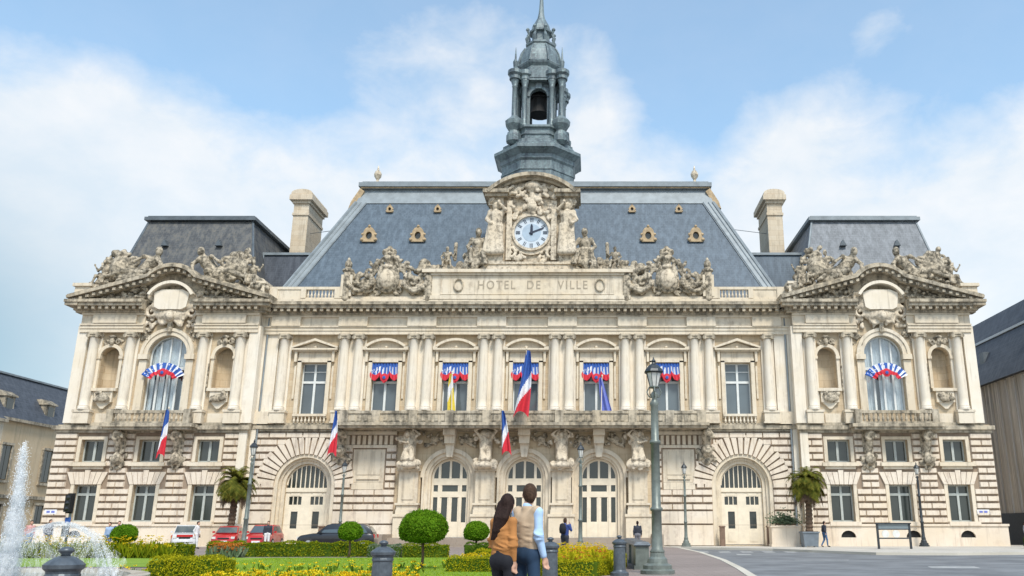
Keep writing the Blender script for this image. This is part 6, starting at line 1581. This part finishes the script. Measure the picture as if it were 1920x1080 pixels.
    if style == 'long':
        hh = [ell(A(hd-F*.012+V3((0,0,.02))),(.092,.10,.118))]; B_ = -F
        pr = hd+B_*.03
        for q in (-1,0,1,2):
            a = hd+B_*.04+S*q*.035+V3((0,0,-.01)); c = a+B_*.06+V3((.03,0,-.16)); e_ = c+B_*.02+V3((.055-.012*q,0,-.16)); e2 = e_+V3((.045,0,-.11))
            hh += [cap(A(a),A(c),.055,.048), cap(A(c),A(e_),.046,.032), cap(A(e_),A(e2),.030,.012)]
        for i in range(14):
            a = hd+B_*(.06+.02*rn.random())+S*rn.uniform(-.08,.08)+V3((0,0,rn.uniform(-.05,.06))); c = a+B_*.04+V3((rn.uniform(.01,.06),0,-.18)); hh += [cap(A(a),A(c),.016,.014), cap(A(c),A(c+V3((rn.uniform(.02,.09),0,-.19))),.014,.005)]
    else:
        for i in range(0):
            a = rn.uniform(0,6.28); hh.append(ell(A(hd-F*.02+V3((.05*math.cos(a),.055*math.sin(a),.095+rn.uniform(-.02,.01)))),(.03,.03,.022)))
    # keep the face free: hair in front is cut by using the back-shifted ellipsoids only
    clothes('hair', hh, hair, .012 if style == 'long' else .02)
    if h < .02:
        mb = MB()
        for q in (-1,1): mb.sphere(A((hd+F*.083+S*q*.03+V3((0,0,.008)))*s),.0105*s,8,6)
        mb.build('eyes', M['black'], r, True)
    return r
BASE = J_(head=(0,-.03,1.635),neck=(0,.01,1.49),chest=(0,.0,1.30),pelvis=(0,.0,.98),shL=(-.185,.01,1.42),shR=(.185,.01,1.42),elL=(-.235,.03,1.14),elR=(.235,.03,1.14),wrL=(-.24,-.05,.89),wrR=(.24,-.05,.89),haL=(-.235,-.08,.81),haR=(.235,-.08,.81),
          hiL=(-.095,0,.93),hiR=(.095,0,.93),knL=(-.10,-.02,.50),knR=(.10,-.02,.50),anL=(-.10,.03,.08),anR=(.10,.03,.08),toL=(-.13,-.13,.035),toR=(.13,-.13,.035))
MAN = dict(BASE, head=(.0,-.03,1.64), shL=(-.17,.01,1.42), shR=(.165,.01,1.42), elL=(-.215,.04,1.14), wrL=(-.24,-.03,.90), haL=(-.245,-.05,.82), elR=(.19,.0,1.15), wrR=(.16,-.14,.95), haR=(.14,-.2,.9), knL=(-.13,.0,.5), anL=(-.17,.05,.08), toL=(-.2,-.11,.035))
WOM = dict(BASE, head=(-.035,-.02,1.62), neck=(-.01,.01,1.48), shL=(-.145,.01,1.40), shR=(.145,.01,1.39), elL=(-.18,.03,1.13), wrL=(-.17,.0,.92), haL=(-.165,-.01,.84), elR=(.19,-.02,1.14), wrR=(.15,-.16,1.03), haR=(.12,-.22,1.02), pelvis=(0,0,.97), anL=(-.07,.03,.08), anR=(.11,.0,.08), knR=(.09,-.05,.5))
person('man seen from behind in a beige waistcoat, light blue shirt and jeans, looking right', (4.45,-54.35,0), PI-.62, 1.84, MAN, 'vest','jeans','hair_brown','short',.0115,'shirt',True,.75,None,'black_cloth',.86)
person('woman with long dark hair seen from behind in a tan jacket and black trousers', (4.17,-54.6,0), PI-.55, 1.72, WOM, 'jacket','black_cloth','hair_dark','long',.0115,None,False,.25,None,'black_cloth',.86,True,.92)
W1 = dict(BASE, knL=(-.1,-.12,.5), anL=(-.1,-.14,.08), toL=(-.12,-.3,.035), anR=(.1,.22,.1), toR=(.12,.08,.035), elL=(-.24,.12,1.16), wrL=(-.22,.05,.93), haL=(-.22,.03,.86))
PH = dict(BASE, elL=(-.26,-.12,1.22), wrL=(-.1,-.28,1.5), haL=(-.08,-.26,1.56), elR=(.26,-.12,1.22), wrR=(.1,-.28,1.5), haR=(.08,-.26,1.56))
pb = person('person in a blue hooded coat with a backpack photographing the town hall', (4.05,-26.8,0), PI-.5, 1.72, PH, 'navy','dark_cloth','hair_brown','short',.03,None,False)
mb = MB(); mb.lathe(0,0,[(.05,1.05),(.15,1.08),(.17,1.25),(.14,1.45),(.05,1.5)],10,0,True,.7); o = mb.build('backpack', M['black_cloth'], pb, True); o.location = (0,.2,0)
person('person in dark clothes standing behind the low parapet near the steps', (8.0,-12.5,0), PI, 1.7, BASE, 'dark_cloth','grey_cloth','hair_dark','short',.035)
person('person in dark jacket and jeans walking by the right planter', (21.6,-3.9,0), PI*.6, 1.75, W1, 'dark_cloth','denim','hair_dark','short',.035)
person('person in a dark coat at the right corner of the town hall', (36.4,-2.6,0), PI*.3, 1.7, BASE, 'grey_cloth','dark_cloth','hair_dark','short',.035)
person('man in a navy shirt and white trousers standing beside the bright red car', (-15.3,-10.2,0), .4, 1.72, BASE, 'dark_cloth','white_cloth','hair_brown','short',.035)
person('person in a pink top and denim behind the fountain jet', (-27.9,-14.0,0), .9, 1.72, W1, 'pink_cloth','denim','hair_dark','short',.035)
person('person in grey walking at the left behind the fountain', (-27.3,-13.2,0), 1.2, 1.78, W1, 'grey_cloth','dark_cloth','hair_dark','short',.035)
person('person in a blue top seen through the fountain arc', (-21.3,-17.5,0), 0, 1.6, BASE, 'lightblue','denim','hair_dark','short',.035)
person('person in a navy top beside the one seen through the fountain arc', (-20.7,-17.7,0), .5, 1.66, W1, 'navy','denim','hair_brown','short',.035)
person('person walking in pale clothes left of the small red hatchback', (-20.4,-8.8,0), PI*.5, 1.7, W1, 'white_cloth','white_cloth','hair_dark','short',.035)
# ================================================================== street furniture
sb = empty('information_board', 'grey framed glazed information board on two legs before the right wing', 'notice board', (24.6,-9.4,0), R(3))
mb = MB(); 
for x in (-1.05,1.05): mb.box(x-.06,x+.06,-.06,.06,0,1.56)
mb.build('legs', M['iron_dark'], sb); mb = MB(); mb.box(-1.0,1.0,-.05,.05,.62,.70); mb.box(-1.15,1.15,-.12,.12,1.54,1.62); mb.box(-1.0,1.0,-.05,.05,1.18,1.24); mb.build('frame', M['iron_dark'], sb)
mb = MB(); mb.box(-.99,.99,-.02,.02,1.24,1.54); mb.build('panel', M['glass_sky'], sb)
mb = MB()
for x in (-.55,.15): mb.tube([(x,-.04,.93),(x,.0,.93)],.24,14)
mb.build('round_signs', M['lampglass'], sb)
tl = empty('traffic_light', 'black traffic light on a pale grey post with small blue sign near the left corner', 'traffic light', (-18.75,-25.6,0))
mb = MB(); mb.tube([(0,0,0),(0,0,2.8)],.06,8); mb.lathe(0,0,[(.14,0),(.12,.5),(.07,.55)],10); mb.build('post', M['zinc'], tl)
mb = MB(); mb.box(-.13,.13,-.36,-.1,2.0,2.78); mb.box(-.17,.17,-.12,-.09,1.94,2.84)
mb.build('housing', M['black'], tl)
for z in (2.14,2.39,2.64): q = MB(); q.sphere((0,-.36,z),.09,8,6,(1,.5,1)); q.build('lens', M['carblack'], tl)
mb = MB(); mb.box(-.12,.12,-.12,-.08,1.5,1.76); mb.build('blue_sign', M['f_blue'], tl)
mb = MB(); mb.box(-.13,.13,-.24,-.08,.9,1.4); mb.build('button_box', M['iron_dark'], tl)
for x,lab in ((-35.0,'small blue and white plaque at the left corner of the town hall'),(34.3,'small blue and white plaque at the right corner of the town hall')):
    pr_ = empty('street_plaque', lab, 'plaque', (x,WY-.15,2.45)); mb = MB(); mb.box(-.45,.45,-.03,0,-.16,.16); mb.build('plate', M['f_white'], pr_); mb = MB(); mb.box(-.3,-.05,-.04,-.03,-.07,.07); mb.box(.05,.3,-.04,-.03,-.07,.07); mb.build('face', M['f_eu'], pr_)
